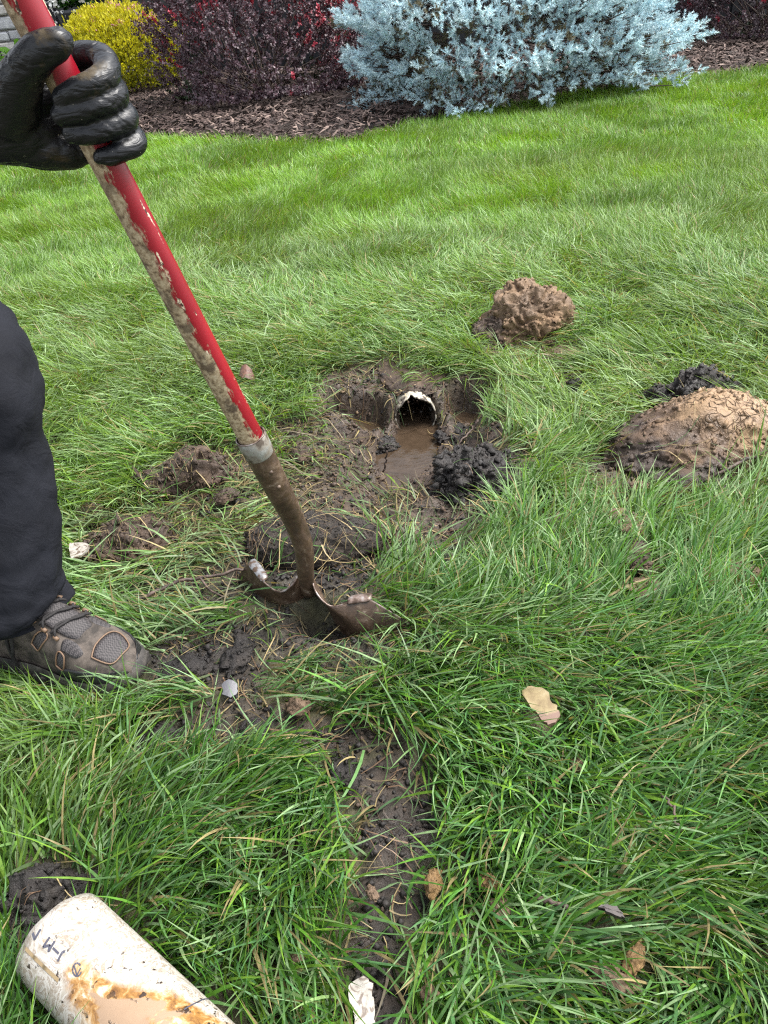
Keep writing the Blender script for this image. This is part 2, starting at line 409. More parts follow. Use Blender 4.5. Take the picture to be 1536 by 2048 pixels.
mb = MB(); mb.add([(-10.4, WY - .5, 5.9), (9.8, WY - .5, 5.9), (9.8, WY + 3.5, 8.2), (-10.4, WY + 3.5, 8.2), (-10.4, WY - .5, 6.05), (9.8, WY - .5, 6.05), (9.8, WY + 3.5, 8.35), (-10.4, WY + 3.5, 8.35)], [(0, 3, 2, 1), (4, 5, 6, 7), (0, 1, 5, 4), (1, 2, 6, 5), (2, 3, 7, 6), (3, 0, 4, 7)]); mb.build('roof', M['roof'], house, False)  # unseen roof, added with the tall walls to cut bright horizon reflections
tag(house, 'house front with a grey stone wall beside a black door', 'house')
M['leafy'] = leaf_material('green_leaf', .4, .25); M['petal'] = leaf_material('white_petal', .5, .3, tcol=(1, 1, 1))
def leaf_quads(P, D, U, L, W, cup=0.25, simple=False):
    """leaves: base P, direction D, up-ish U, length L, width W -> hex leaf (4 tris)"""
    D = D / np.linalg.norm(D, axis=1)[:, None]; S = np.cross(D, U); S /= np.linalg.norm(S, axis=1)[:, None] + 1e-9; Nn = np.cross(S, D)
    L = L[:, None]; W = W[:, None]
    if simple:
        V = np.stack([P, P + D * L * .6 + S * W * .5 + Nn * W * cup, P + D * L, P + D * L * .6 - S * W * .5 + Nn * W * cup], 1).reshape(-1, 3); return V, np.arange(len(V)).reshape(-1, 4)
    v0 = P; v1 = P + D * L * .45 + S * W * .5 + Nn * W * cup; v2 = P + D * L * .8 + S * W * .42 + Nn * W * cup; v3 = P + D * L
    v4 = P + D * L * .8 - S * W * .42 + Nn * W * cup; v5 = P + D * L * .45 - S * W * .5 + Nn * W * cup
    V = np.stack([v0, v1, v2, v3, v4, v5], 1).reshape(-1, 3); n = len(P); b = np.arange(n)[:, None] * 6
    F = np.concatenate([b + np.array([[0, 1, 2, 3]]), b + np.array([[0, 3, 4, 5]])]); return V, F
def rdir(n): d = RNG.standard_normal((n, 3)); return d / np.linalg.norm(d, axis=1)[:, None]
# planter with white flowers
pc = at(168, 40, 10.35); pc = np.array([pc[0], WY - .35, 1.12])
planter = empty('flower_planter', Vector((pc[0], pc[1], .40)))
prof = [(.15, .40), (.17, .45), (.19, .80), (.235, .97), (.25, .99), (.25, 1.03), (.225, 1.03), (.22, .98)]; nn_ = 32
V = [(pc[0] + r * math.cos(2 * math.pi * i / nn_), pc[1] + r * math.sin(2 * math.pi * i / nn_), z_ + .10 * sstep(.4, .8, np.array(z_))) for r, z_ in prof for i in range(nn_)]
F = [(j * nn_ + i, j * nn_ + (i + 1) % nn_, (j + 1) * nn_ + (i + 1) % nn_, (j + 1) * nn_ + i) for j in range(len(prof) - 1) for i in range(nn_)]
F.append(tuple(range((len(prof) - 1) * nn_, len(prof) * nn_)))
k = Nd('pot_glaze'); k.set(color=(.02, .022, .027), rough=.4); M['pot'] = k.m
link('pot', mesh_np('pot', V, F), M['pot'], planter)
n = 420; d = rdir(n); d[:, 2] = np.abs(d[:, 2]) * .8 + .1; P = pc + d * np.array([.22, .22, .30]) * RNG.uniform(.3, 1, (n, 1)) + (0, 0, .02)
V, F = leaf_quads(P, d + .6 * rdir(n), np.tile([0, 0, 1.], (n, 1)) + .3 * rdir(n), RNG.uniform(.06, .10, n), RNG.uniform(.04, .06, n))
link('foliage', mesh_np('foliage', V, F, np.repeat(np.array([.03, .09, .02]) * RNG.uniform(.6, 1.6, (n, 1)), 6, 0)), M['leafy'], planter)
for cx, cz, cn in ((-.20, .06, 34), (-.26, .16, 22), (.19, .16, 36), (.10, .28, 20), (-.05, .22, 16), (.02, .36, 20), (-.16, .30, 16)):
    P = pc + np.array([cx, -.16, cz]) + .055 * RNG.standard_normal((cn, 3)); d = rdir(cn); d[:, 1] -= .8
    V, F = leaf_quads(P, d, rdir(cn), RNG.uniform(.035, .055, cn), RNG.uniform(.035, .05, cn)); link('blossom', mesh_np('blossom', V, F, np.tile([.82, .82, .80], (len(V), 1))), M['petal'], planter)
tag(planter, 'tall black planter of white flowers before the black door', 'planter')

# ------------------------------------------------------------------ shrubs
def gz(x, y): return float(height(np.array([x]), np.array([y]), False)[0])
def stems(base, tips, r, mat, parent, name='stems'):
    mb = MB()
    for t in tips:
        b = np.array(base) + np.append(.10 * RNG.standard_normal(2), 0); m_ = (b + t) / 2 + .06 * RNG.standard_normal(3)
        mb.add(*tube(catmull([b, m_, t], 4), np.linspace(r, r * .35, 9), 5, False))
    return mb.build(name, mat, parent)
def lump_dome(n, c, R, seed, lump=.20, lowcut=-0.25, inner=(.80, 1.0)):
    d = rdir(int(n * 1.6)); d = d[d[:, 2] > lowcut][:n]
    s = 1 + lump * fbm(d[:, 0] * 2.6 + seed, d[:, 1] * 2.6, d[:, 2] * 2.6, oct=3, seed=seed)
    rr_ = s * RNG.uniform(inner[0], inner[1], len(d)); return c + d * rr_[:, None] * np.asarray(R), d
def barberry(label, c, R, seed, ntw, tint=1.0, redp=.22):
    zb = gz(c[0], c[1] - R[1] * .6); root = empty('barberry_shrub', Vector((c[0], c[1], zb))); cc = np.array([c[0], c[1], zb + R[2] * .40])
    T, d = lump_dome(ntw, cc, R, seed, .24, -.62, (.70, 1.03)); T[:, 2] = np.maximum(T[:, 2], zb + .05)
    up = d * .8 + np.array([0, 0, .7]) + .45 * rdir(len(T)); up /= np.linalg.norm(up, axis=1)[:, None]
    nl = 18; tl = RNG.uniform(.05, .13, len(T))
    f = RNG.random((len(T), nl)); P = (T[:, None] + up[:, None] * (f * tl[:, None])[..., None]).reshape(-1, 3)
    D = (np.repeat(up, nl, 0) * .55 + rdir(len(P)) * .9); n = len(P)
    V, F = leaf_quads(P, D, np.repeat(up, nl, 0) + .5 * rdir(n), RNG.uniform(.022, .036, n), RNG.uniform(.016, .024, n), simple=True)
    red = (fbm(T[:, 0] * 3.2, T[:, 1] * 3.2, T[:, 2] * 3.2, seed=seed + 4) + .35 * (d[:, 2] - .1) + .10 * RNG.standard_normal(len(T))) > (.42 - redp)
    grn = (fbm(T[:, 0] * 3, T[:, 1] * 3, T[:, 2] * 3, seed=seed + 9) - .7 * d[:, 2] - .12) > .42
    dark = np.array([.075, .048, .058]); base = dark * RNG.uniform(.6, 1.7, (len(T), 1))
    base = np.where(red[:, None] & (RNG.random(len(T)) < .8)[:, None], np.array([.26, .030, .050]) * RNG.uniform(.6, 1.5, (len(T), 1)), base)
    base = np.where(grn[:, None] & ~red[:, None], np.array([.022, .042, .014]) * RNG.uniform(.6, 1.3, (len(T), 1)), base)
    C = np.repeat(base, nl, 0) * RNG.uniform(.6, 1.5, (n, 1)) * tint
    link('crown', mesh_np('crown', V, F, np.repeat(C, 4, 0)), M['barb'], root)
    stems((c[0], c[1], zb - .03), T[RNG.integers(0, len(T), 60)] * .85 + .15 * cc, .009, M['bark'], root); tag(root, label, 'shrub'); return root
M['barb'] = leaf_material('barberry_leaf', .5, .15, .5, tcol=(1.3, .5, .5))
M['spir'] = leaf_material('spirea_leaf', .5, .42, .3); M['needle'] = leaf_material('spruce_needle', .5, .12, .4, tcol=(.9, 1, 1)); M['mulch'] = leaf_material('shredded_bark', .8, .0, .3)
bc = at(518, 160, 8.0); barberry('purple barberry shrub with red tips between the yellow shrub and the blue spruce', (bc[0], bc[1] + .45), (1.17, .95, 1.12), 3, 3600, 1.0, .05)
bc = at(1560, 40, 9.6); barberry('dark purple barberry shrub at the right edge beyond the blue spruce', (bc[0], bc[1] + .25), (1.20, .95, 1.15), 8, 2600, .8, .12)
# golden spirea
sc = at(246, 138, 9.7); sx, sy = sc[0], sc[1] + .1; zb = gz(sx, sy - .4); root = empty('spirea_shrub', Vector((sx, sy, zb)))
T, d = lump_dome(2300, np.array([sx, sy, zb + .38]), (.76, .72, .54), 14, .14, -.6, (.82, 1.04)); T[:, 2] = np.maximum(T[:, 2], zb + .03)
up = d * .7 + np.array([0, 0, .8]) + .3 * rdir(len(T)); nl = 9; P = np.repeat(T, nl, 0) + .03 * RNG.standard_normal((len(T) * nl, 3)); n = len(P)
V, F = leaf_quads(P, np.repeat(up, nl, 0) + .9 * rdir(n), np.repeat(d, nl, 0) + .5 * rdir(n), RNG.uniform(.032, .055, n), RNG.uniform(.014, .022, n))
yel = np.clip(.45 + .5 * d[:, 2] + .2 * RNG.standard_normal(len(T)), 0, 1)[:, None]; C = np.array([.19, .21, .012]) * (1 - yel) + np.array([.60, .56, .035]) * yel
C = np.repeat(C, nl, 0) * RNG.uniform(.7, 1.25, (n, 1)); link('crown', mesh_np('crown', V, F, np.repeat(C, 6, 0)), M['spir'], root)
fl = T[(RNG.random(len(T)) < .045) & (d[:, 2] > -.1)]; P = np.repeat(fl, 22, 0) + np.array([0, 0, .03]) + .022 * RNG.standard_normal((len(fl) * 22, 3)) * np.array([1, 1, .5]); n = len(P)
V, F = leaf_quads(P, rdir(n), rdir(n), np.full(n, .018), np.full(n, .016)); link('blossoms', mesh_np('blossoms', V, F, np.repeat(np.array([.62, .26, .36]) * RNG.uniform(.7, 1.3, (n, 1)), 6, 0)), M['petal'], root)
stems((sx, sy, zb - .03), T[RNG.integers(0, len(T), 60)], .007, M['bark'], root); tag(root, 'golden yellow spirea shrub with pink flower heads behind the glove', 'shrub')
# broad green leaves by the stone wall
hc = at(18, 130, 10.0); hx, hy = hc[0], hc[1] + .3; root = empty('leafy_plant', Vector((hx, hy, gz(hx, hy)))); n = 110
d = rdir(n); d[:, 2] = np.abs(d[:, 2]) + .25; P = np.array([hx, hy, gz(hx, hy) + .12]) + d * np.array([.32, .3, .34]) * RNG.uniform(.3, 1, (n, 1))
V, F = leaf_quads(P, d * np.array([1, 1, .3]) + .3 * rdir(n), np.tile([0, 0, 1.], (n, 1)) + .2 * rdir(n), RNG.uniform(.14, .22, n), RNG.uniform(.09, .13, n), .12)
link('leaves', mesh_np('leaves', V, F, np.repeat(np.array([.10, .24, .03]) * RNG.uniform(.6, 1.3, (n, 1)), 6, 0)), M['leafy'], root)
stems((hx, hy, gz(hx, hy) - .02), P[:40], .006, M['bark'], root); tag(root, 'green broad-leaved plant at the foot of the stone wall', 'plant')

# blue globe spruce: flat fans of short needle-clad shoots
sp = at(1035, 138, 7.0); sx, sy = sp[0], sp[1] + .72; zb = gz(sx, sy - 1.0); root = empty('blue_spruce', Vector((sx, sy, zb)))
SR = np.array([1.60, 1.35, 1.20]); cc = np.array([sx, sy, zb + .40])
T, d = lump_dome(6400, cc, SR, 26, .30, -.32, (.70, 1.02))
tier = 1 + .10 * np.sin(T[:, 2] * 17 + 2.5 * fbm(T[:, 0] * 1.5, T[:, 1] * 1.5, seed=88, oct=2)) * (np.linalg.norm((T - cc) / SR, axis=1) > .6); T[:, :2] = cc[:2] + (T[:, :2] - cc[:2]) * tier[:, None]
ok_ = T[:, 2] > zb + .03 + .10 * (vnoise(T[:, 0] * 4, T[:, 1] * 4, seed=89) + .6); T, d = T[ok_], d[ok_]
front = (d @ np.array([0.0, -1.0, .35])) > -.40; T, d = T[front], d[front]
axis = d * np.array([1, .8, .5]) + np.array([0, 0, .30]) + .40 * rdir(len(T)); axis /= np.linalg.norm(axis, axis=1)[:, None]
SP_, SD_, SC_ = [], [], []; tone = RNG.uniform(.72, 1.12, len(T)); TN_ = []
for i in range(len(T)):
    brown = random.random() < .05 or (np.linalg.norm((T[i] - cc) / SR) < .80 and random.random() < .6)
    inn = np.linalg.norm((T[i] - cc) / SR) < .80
    for q in range(4 if inn else 7):
        dd = axis[i] + (.95 if q else .0) * RNG.standard_normal(3) * .75; dd /= np.linalg.norm(dd); dd += axis[i] * .25
        SP_.append(T[i] + dd * .012 - axis[i] * .02 * (q % 3)); SD_.append(dd); SC_.append(brown); TN_.append(tone[i])
SP_, SD_, SC_ = np.array(SP_), np.array(SD_), np.array(SC_); SD_ /= np.linalg.norm(SD_, axis=1)[:, None]; ns = len(SP_)
NN = 22; fz = np.tile(np.linspace(0, 1, NN), (ns, 1)); ph = np.tile(np.arange(NN) * 2.399, (ns, 1)) + RNG.uniform(0, 6, (ns, 1))
sl_ = RNG.uniform(.040, .066, ns); S1 = np.cross(SD_, rdir(ns)); S1 /= np.linalg.norm(S1, axis=1)[:, None]; S2 = np.cross(SD_, S1)
base = SP_[:, None] + SD_[:, None] * (fz * sl_[:, None])[..., None]
rad = S1[:, None] * np.cos(ph)[..., None] + S2[:, None] * np.sin(ph)[..., None]
spread = (1.15 - .60 * fz ** 1.5)[..., None]; nd = SD_[:, None] * (.45 + .5 * fz)[..., None] + rad * spread; nd /= np.linalg.norm(nd, axis=2)[..., None]
nl_ = RNG.uniform(.018, .027, (ns, NN, 1)); wv2 = np.cross(nd, rdir(ns * NN).reshape(ns, NN, 3)); wv2 /= np.linalg.norm(wv2, axis=2)[..., None]
V = np.stack([base - wv2 * .0030, base + wv2 * .0030, base + nd * nl_], 2).reshape(-1, 3); F = np.arange(len(V)).reshape(-1, 3)
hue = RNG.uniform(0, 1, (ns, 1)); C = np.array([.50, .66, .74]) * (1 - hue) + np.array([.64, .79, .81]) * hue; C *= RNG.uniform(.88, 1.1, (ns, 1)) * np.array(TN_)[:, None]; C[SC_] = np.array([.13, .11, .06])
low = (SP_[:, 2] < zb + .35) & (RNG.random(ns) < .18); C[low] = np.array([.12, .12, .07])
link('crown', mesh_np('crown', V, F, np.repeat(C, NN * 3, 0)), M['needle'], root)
mb = MB()
for i in range(0, len(T), 4):
    b = cc + (T[i] - cc) * np.array([.35, .35, .5]); b[2] = max(b[2], zb + .05); mb.add(*tube(np.array([T[i] - (T[i] - b) * .45, T[i] - (T[i] - b) * .2 - [0, 0, .03], T[i] - axis[i] * .01]), [.009, .006, .003], 4, False))
mb.build('branches', M['bark'], root)
mb = MB(); mb.add(*tube([(sx, sy, zb - .05), (sx, sy + .02, zb + .7), (sx, sy, zb + 1.5)], [.09, .06, .02], 10)); mb.build('trunk', M['bark'], root)
tag(root, 'silvery blue globe spruce spreading over the mulch bed', 'conifer')
# shredded bark mulch
n = 31000; x = RNG.uniform(-5.2, 7.5, n); y = bed_y(x) - .06 + RNG.random(n) ** 1.25 * 4.2; z = height(x, y, False)
a_ = RNG.uniform(0, math.pi, n); L = RNG.uniform(.015, .06, n); W = RNG.uniform(.004, .012, n); tl = RNG.normal(0, .35, n)
D = np.stack([np.cos(a_) * np.cos(tl), np.sin(a_) * np.cos(tl), np.sin(tl)], 1); S = np.stack([-np.sin(a_), np.cos(a_), RNG.normal(0, .4, n)], 1); S /= np.linalg.norm(S, axis=1)[:, None]
c0 = np.stack([x, y, z + RNG.uniform(.003, .03, n)], 1); Nn = np.cross(D, S)
V = np.stack([c0 - D * L[:, None] - S * W[:, None], c0 - D * L[:, None] * .8 + S * W[:, None], c0 + D * L[:, None] + S * W[:, None] * .7, c0 + D * L[:, None] * .85 - S * W[:, None], c0 - D * L[:, None] * .1 + Nn * W[:, None] * .9], 1).reshape(-1, 3)
b5 = np.arange(n)[:, None] * 5; F = np.concatenate([b5 + np.array([[0, 1, 4]]), b5 + np.array([[1, 2, 4]]), b5 + np.array([[2, 3, 4]]), b5 + np.array([[3, 0, 4]])])
C = np.array([.045, .030, .026]) * RNG.uniform(.4, 1.8, (n, 1)); pale = RNG.random(n) < .16; C[pale] = np.array([.17, .125, .105]) * RNG.uniform(.6, 1.3, (pale.sum(), 1))
o = link('mulch', mesh_np('mulch', V, F, np.repeat(C, 5, 0), False), M['mulch']); tag(o, 'shredded brown bark mulch covering the planting bed', 'mulch', kind='stuff')
# ------------------------------------------------------------------ things near the hole: obstacles are remembered so that no blade grows through them
CAPS = []      # (a, b, radius) capsules
ELLS = []      # (centre, radii, rotz) ellipsoids
# broken drain pipe in the hole
k = Nd('old_pipe_plastic'); v = k.coord('Object'); n = k.noise(v, 26, 6, 0.65, 0.6); n2 = k.noise(v, 70, 5, 0.6)
c = k.ramp(n, [(0.40, (0.44, 0.42, 0.36)), (0.52, (0.36, 0.32, 0.25)), (0.57, (0.035, 0.026, 0.02)), (0.75, (0.02, 0.016, 0.013))])
k.set(color=k.mix(k.ramp(n2, [(0.55, 0.0), (0.7, 0.6)]), c, (0.16, 0.11, 0.07)), rough=k.ramp(n, [(0.4, 0.35), (0.6, 0.7)]), normal=k.bump(n, 0.4, 0.004)); M['old_pipe'] = k.m
k = Nd('pipe_inside'); k.set(color=(0.020, 0.016, 0.013), rough=0.6); M['pipe_inside'] = k.m
PR, PT = 0.063, 0.0042
mouth = gp(831, 843, ZW) + np.array([0, 0, 0.034])
pd = np.array([-0.02, -1.0, -0.03]); pd /= np.linalg.norm(pd)           # out of the bank, towards the viewer
px_ = np.cross(pd, [0, 0, 1]); px_ /= np.linalg.norm(px_); pz_ = np.cross(px_, pd)
V = []; na, nl = 72, 22
def mouth_cut(a):                      # broken lip: the crown is snapped back with a notch
    up = math.sin(a); cut = 0.0
    if up > 0: cut += 0.006 * up ** 1.5
    cut += 0.007 * math.sin(a * 5 + 1) * (up > 0.2) + 0.002 * math.sin(a * 13)
    d = (a - 1.42 + math.pi) % (2 * math.pi) - math.pi
    cut += 0.024 * max(0, 1 - abs(d) / 0.15)
    return cut
for ring_r in (PR, PR - PT):
    for j in range(nl):
        for i in range(na):
            a = 2 * math.pi * i / na; back = mouth_cut(a) * (1 - j / (nl - 1)) + 0.36 * (j / (nl - 1)) ** 1.6
            V.append(mouth - pd * (back - 0.035) + ring_r * (math.cos(a) * px_ + math.sin(a) * pz_))
F = []
for s in (0, 1):
    o = s * na * nl
    for j in range(nl - 1):
        for i in range(na):
            q = (o + j * na + i, o + j * na + (i + 1) % na, o + (j + 1) * na + (i + 1) % na, o + (j + 1) * na + i)
            F.append(q if s else q[::-1])
for i in range(na): F.append((i, (i + 1) % na, na * nl + (i + 1) % na, na * nl + i))
me = mesh_np('broken_pipe', V, F); me.materials.append(M['old_pipe']); me.materials.append(M['pipe_inside'])
for p in me.polygons:
    if na * (nl - 1) <= p.index < 2 * na * (nl - 1) : p.material_index = 1
pipe_hole = link('drain_pipe', me); tag(pipe_hole, 'broken white drain pipe mouth pouring muddy water into the dug hole', 'pipe')
CAPS.append((mouth + pd * 0.06, mouth - pd * 0.05, PR + 0.012))
CAPS.append((mouth + pd * 0.30 + np.array([0, 0, .05]), mouth + np.array([0, 0, .05]), 0.05))

# loose pipe in the foreground
k = Nd('stained_pvc'); v = k.coord('Object')
big = k.noise(v, 9, 5, 0.6, 1.2); fine = k.noise(v, 60, 6, 0.65, 0.8); spk = k.noise(v, 95, 3, 0.5, 0.3); swirl = k.noise(v, 22, 6, 0.7, 3.0)
sep = k.n('ShaderNodeSeparateXYZ'); k.l(v, sep.inputs[0])                # local x runs down the pipe, z up
base = k.ramp(swirl, [(0.30, (0.17, 0.13, 0.09)), (0.43, (0.33, 0.30, 0.255)), (0.50, (0.42, 0.40, 0.365)), (0.55, (0.20, 0.155, 0.115)), (0.60, (0.36, 0.33, 0.285)), (0.70, (0.42, 0.405, 0.38))])
rustm = k.math('ADD', k.math('MULTIPLY', sep.outputs[0], 2.6), big)      # clay smear grows with distance from the cut end
rustm = k.math('SUBTRACT', rustm, k.math('MULTIPLY', k.math('ABSOLUTE', k.math('ADD', sep.outputs[1], 0.020)), 8.0))
rm = k.ramp(rustm, [(0.60, 0.0), (0.74, 1.0)])
rust = k.ramp(fine, [(0.35, (0.12, 0.055, 0.018)), (0.48, (0.25, 0.125, 0.032)), (0.57, (0.36, 0.24, 0.12)), (0.66, (0.45, 0.41, 0.34))])
clay = k.ramp(big, [(0.4, (0.20, 0.130, 0.080)), (0.6, (0.245, 0.165, 0.105))])
rm2 = k.ramp(k.math('SUBTRACT', rustm, 0.24), [(0.62, 0.0), (0.66, 1.0)])
c = k.mix(rm, base, rust); c = k.mix(rm2, c, clay)
# yellow scored line along the pipe and brown edge at the bottom
low = k.ramp(k.math('ADD', sep.outputs[2], k.math('MULTIPLY', k.math('SUBTRACT', fine, 0.5), 0.06)), [(0.0, 1.0), (0.02, 0.0)])
low = k.ramp(k.math('ADD', k.math('ADD', sep.outputs[2], 0.5), k.math('MULTIPLY', k.math('SUBTRACT', fine, 0.5), 0.09)), [(0.462, 1.0), (0.486, 0.0)])
c = k.mix(low, c, (0.20, 0.10, 0.035))
dirt = k.math('MULTIPLY', k.ramp(spk, [(0.64, 0.0), (0.68, 1.0)]), k.ramp(k.noise(v, 14, 2), [(0.48, 0.0), (0.56, 1.0)]))
c = k.mix(dirt, c, (0.030, 0.018, 0.012))
k.set(color=c, rough=k.ramp(fine, [(0.3, 0.25), (0.7, 0.55)]), spec=0.5)
k.set(normal=k.bump(dirt, 0.6, 0.004, k.bump(swirl, 0.15, 0.003))); M['pvc'] = k.m
k = Nd('marker_ink'); k.set(color=(0.055, 0.055, 0.075), rough=0.5); M['ink'] = k.m
k = Nd('scored_line'); k.set(color=(0.25, 0.18, 0.095), rough=0.5); M['score'] = k.m
NR = 0.0585
e0 = gp(120, 1872, NR); e1 = gp(330, 2085, NR)
ax = e1 - e0; ax[2] = 0; ax /= np.linalg.norm(ax); ay = np.cross([0, 0, 1.0], ax)
PL = 0.62
pipe2 = bpy.data.objects.new('pipe_offcut', None)
V = []; na, nl = 96, 40
for r in (NR, NR - 0.0055):
    for j in range(nl):
        for i in range(na):
            a = 2 * math.pi * i / na; x = PL * j / (nl - 1)
            if j == 0: x += 0.0006 * math.sin(a * 9) + 0.002 * math.sin(a + 1)
            V.append((x, r * math.cos(a), r * math.sin(a)))
F = []
for s in (0, 1):
    o = s * na * nl
    for j in range(nl - 1):
        for i in range(na):
            q = (o + j * na + i, o + j * na + (i + 1) % na, o + (j + 1) * na + (i + 1) % na, o + (j + 1) * na + i)
            F.append(q[::-1] if s == 0 else q)
for j0 in (0, nl - 1):
    for i in range(na):
        q = (j0 * na + i, j0 * na + (i + 1) % na, na * nl + j0 * na + (i + 1) % na, na * nl + j0 * na + i)
        F.append(q if j0 == 0 else q[::-1])
pipe2 = link('loose_pipe', mesh_np('loose_pipe', V, F), M['pvc'])
pm = Matrix(((ax[0], ay[0], 0, e0[0]), (ax[1], ay[1], 0, e0[1]), (0, 0, 1, NR - 0.004), (0, 0, 0, 1)))
pipe2.matrix_world = pm
tag(pipe2, 'length of mud-stained white plastic pipe lying on the grass, marker letters at its cut end', 'pipe')
CAPS.append((e0 + ax * 0.04, e0 + ax * PL, NR + 0.003))
def on_pipe(x, a, r=NR + 0.0006): return (x, r * math.cos(a), r * math.sin(a))
def stroke(pts, wdt):                      # a marker stroke bent round the pipe: pts are (x along, arc in metres from the crown)
    V, F = [], []; P = []
    for (p, q) in zip(pts[:-1], pts[1:]):
        for t in np.linspace(0, 1, 5): P.append((p[0] + (q[0] - p[0]) * t, p[1] + (q[1] - p[1]) * t))
    for i, (x, s) in enumerate(P):
        j = min(i, len(P) - 2); dx, ds = P[j + 1][0] - P[j][0], P[j + 1][1] - P[j][1]
        if abs(dx) + abs(ds) < 1e-9: dx, ds = P[j][0] - P[j - 1][0], P[j][1] - P[j - 1][1]
        L = math.hypot(dx, ds); ox, os_ = -ds / L * wdt / 2, dx / L * wdt / 2
        for sg in (1, -1): V.append(on_pipe(x + ox * sg, math.pi / 2 - (s + os_ * sg) / NR))
    for i in range(len(P) - 1): F.append((2 * i, 2 * i + 1, 2 * i + 3, 2 * i + 2))
    return V, F
def letter(name, strokes, wdt, mat='ink'):
    mb = MB()
    for s in strokes: mb.add(*stroke(s, wdt))
    o = bpy.data.objects.new(name, mb.mesh(name)); COL.objects.link(o); o.data.materials.append(M[mat]); o.parent = pipe2
    return o
def pipe_uv(x, y):                        # where on the pipe's skin a photo pixel lies: distance from the cut end, arc from the crown
    o = CC - np.array([e0[0], e0[1], NR - 0.004]); d = ray(x, y)
    o2 = np.array([o @ ay, o[2]]); d2 = np.array([d @ ay, d[2]])
    A, B, Cc = d2 @ d2, o2 @ d2, o2 @ o2 - NR * NR; D = max(B * B - A * Cc, 0); t = (-B - math.sqrt(D)) / A
    p = o + d * t; return (p @ ax, (math.pi / 2 - math.atan2(p[2], p @ ay)) * NR)
def zpx(pts): return [pipe_uv(40 + a / 6.98, 1780 + b / 6.98) for a, b in pts]
letter('letter', [zpx([(420, 658), (328, 795), (418, 772), (402, 862), (490, 715)])], 0.0030)
letter('letter', [zpx([(292, 548), (208, 690), (182, 598)])], 0.0030)
letter('dash', [zpx([(462, 808), (545, 890)])], 0.0024)
letter('letter', [zpx([(632, 858), (596, 868), (530, 995)])], 0.0030)
letter('circle_mark', [zpx([(800 + 62 * math.cos(t), 1112 + 92 * math.sin(t)) for t in np.linspace(0.3, 5.6, 12)]), zpx([(760, 1060), (800, 1190), (850, 1090)])], 0.0016)
letter('scored_line', [zpx([(82, 815), (200, 940), (340, 1075), (540, 1262)])], 0.0042, 'score')
letter('scratch', [pipe_path for pipe_path in [[pipe_uv(x, y) for x, y in ((368, 2020), (395, 2005), (420, 2000), (442, 2003))]]], 0.0016)

# ------------------------------------------------------------------ shovel
HT = lambda y: 55 + 0.523 * (y - 20)                                    # handle axis in the photograph
HDINV = lambda y: 1.23 + (0.809 - 1.23) * (y - 20) / 870
def haxis(y): return at(HT(y), y, 1 / HDINV(y))
HA, HB = haxis(340), haxis(884)
hd = (HB - HA) / np.linalg.norm(HB - HA)                                 # down the handle
HR = 0.0205
htop = HB - hd * 1.02
k = Nd('red_paint_worn'); v = k.coord('Object'); sep = k.n('ShaderNodeSeparateXYZ'); k.l(v, sep.inputs[0])   # local z up the handle, x towards worn side
mp = k.n('ShaderNodeMapping'); mp.inputs['Scale'].default_value = (1, 1, 0.28); k.l(v, mp.inputs[0])
nz = k.noise(mp.outputs[0], 90, 6, 0.65); nz2 = k.noise(v, 160, 4, 0.6); nzb = k.noise(mp.outputs[0], 16, 3)
# worn paint: local x grows towards the rubbed side; more of it further down
edge = k.math('ADD', k.math('MULTIPLY', sep.outputs[0], 14.0), k.math('MULTIPLY', k.math('SUBTRACT', nz, 0.5), 0.62))
edge = k.math('SUBTRACT', edge, k.math('MULTIPLY', sep.outputs[2], 0.33))
wear = k.ramp(k.math('ADD', edge, 0.5), [(0.285, 0.0), (0.33, 1.0)])
far_edge = k.ramp(k.math('ADD', k.math('MULTIPLY', sep.outputs[1], -16.0), k.math('ADD', k.math('MULTIPLY', sep.outputs[2], 0.45), k.math('MULTIPLY', nz, 0.15))), [(0.26, 1.0), (0.34, 0.0)])
wear = k.math('MULTIPLY', wear, far_edge)
wood = k.ramp(nz2, [(0.30, (0.07, 0.045, 0.024)), (0.44, (0.24, 0.175, 0.10)), (0.58, (0.36, 0.285, 0.18)), (0.75, (0.44, 0.37, 0.25))])
mudp = k.math('MULTIPLY', k.ramp(k.noise(v, 30, 5, .65), [(0.50, 0.0), (0.60, 1.0)]), k.ramp(sep.outputs[2], [(0.10, 1.0), (0.60, 0.35)]))
wood = k.mix(mudp, wood, (0.075, 0.05, 0.03))
red = k.ramp(nzb, [(0.3, (0.155, 0.0015, 0.008)), (0.7, (0.25, 0.003, 0.011))])
chip = k.ramp(k.noise(mp.outputs[0], 42, 4, 0.6), [(0.605, 0.0), (0.62, 1.0)])
red = k.mix(chip, red, k.ramp(nz2, [(0.45, (0.03, 0.015, 0.01)), (0.55, (0.55, 0.46, 0.33))]))
k.set(color=k.mix(wear, red, wood), rough=k.mix(wear, (0.36, 0.36, 0.36), (0.75, 0.75, 0.75)), spec=0.5)
k.set(normal=k.bump(k.math('ADD', k.math('MULTIPLY', wear, -1.0), k.math('MULTIPLY', k.math('MULTIPLY', nz2, wear), 0.6)), 0.5, 0.0012)); M['handle'] = k.m
k = Nd('muddy_steel'); v = k.coord('Object'); n = k.noise(v, 34, 6, 0.65, 0.5); n2 = k.noise(v, 120, 4, 0.6)
c = k.ramp(n, [(0.32, (0.032, 0.020, 0.012)), (0.52, (0.055, 0.033, 0.020)), (0.62, (0.10, 0.068, 0.045)), (0.69, (0.26, 0.21, 0.17)), (0.8, (0.40, 0.37, 0.34))])
k.set(color=c, metal=k.ramp(n, [(0.60, 0.0), (0.72, 0.5)]), rough=k.ramp(n2, [(0.3, 0.3), (0.7, 0.65)]), normal=k.bump(n, 0.5, 0.003, k.bump(n2, 0.3, 0.001))); M['steel'] = k.m
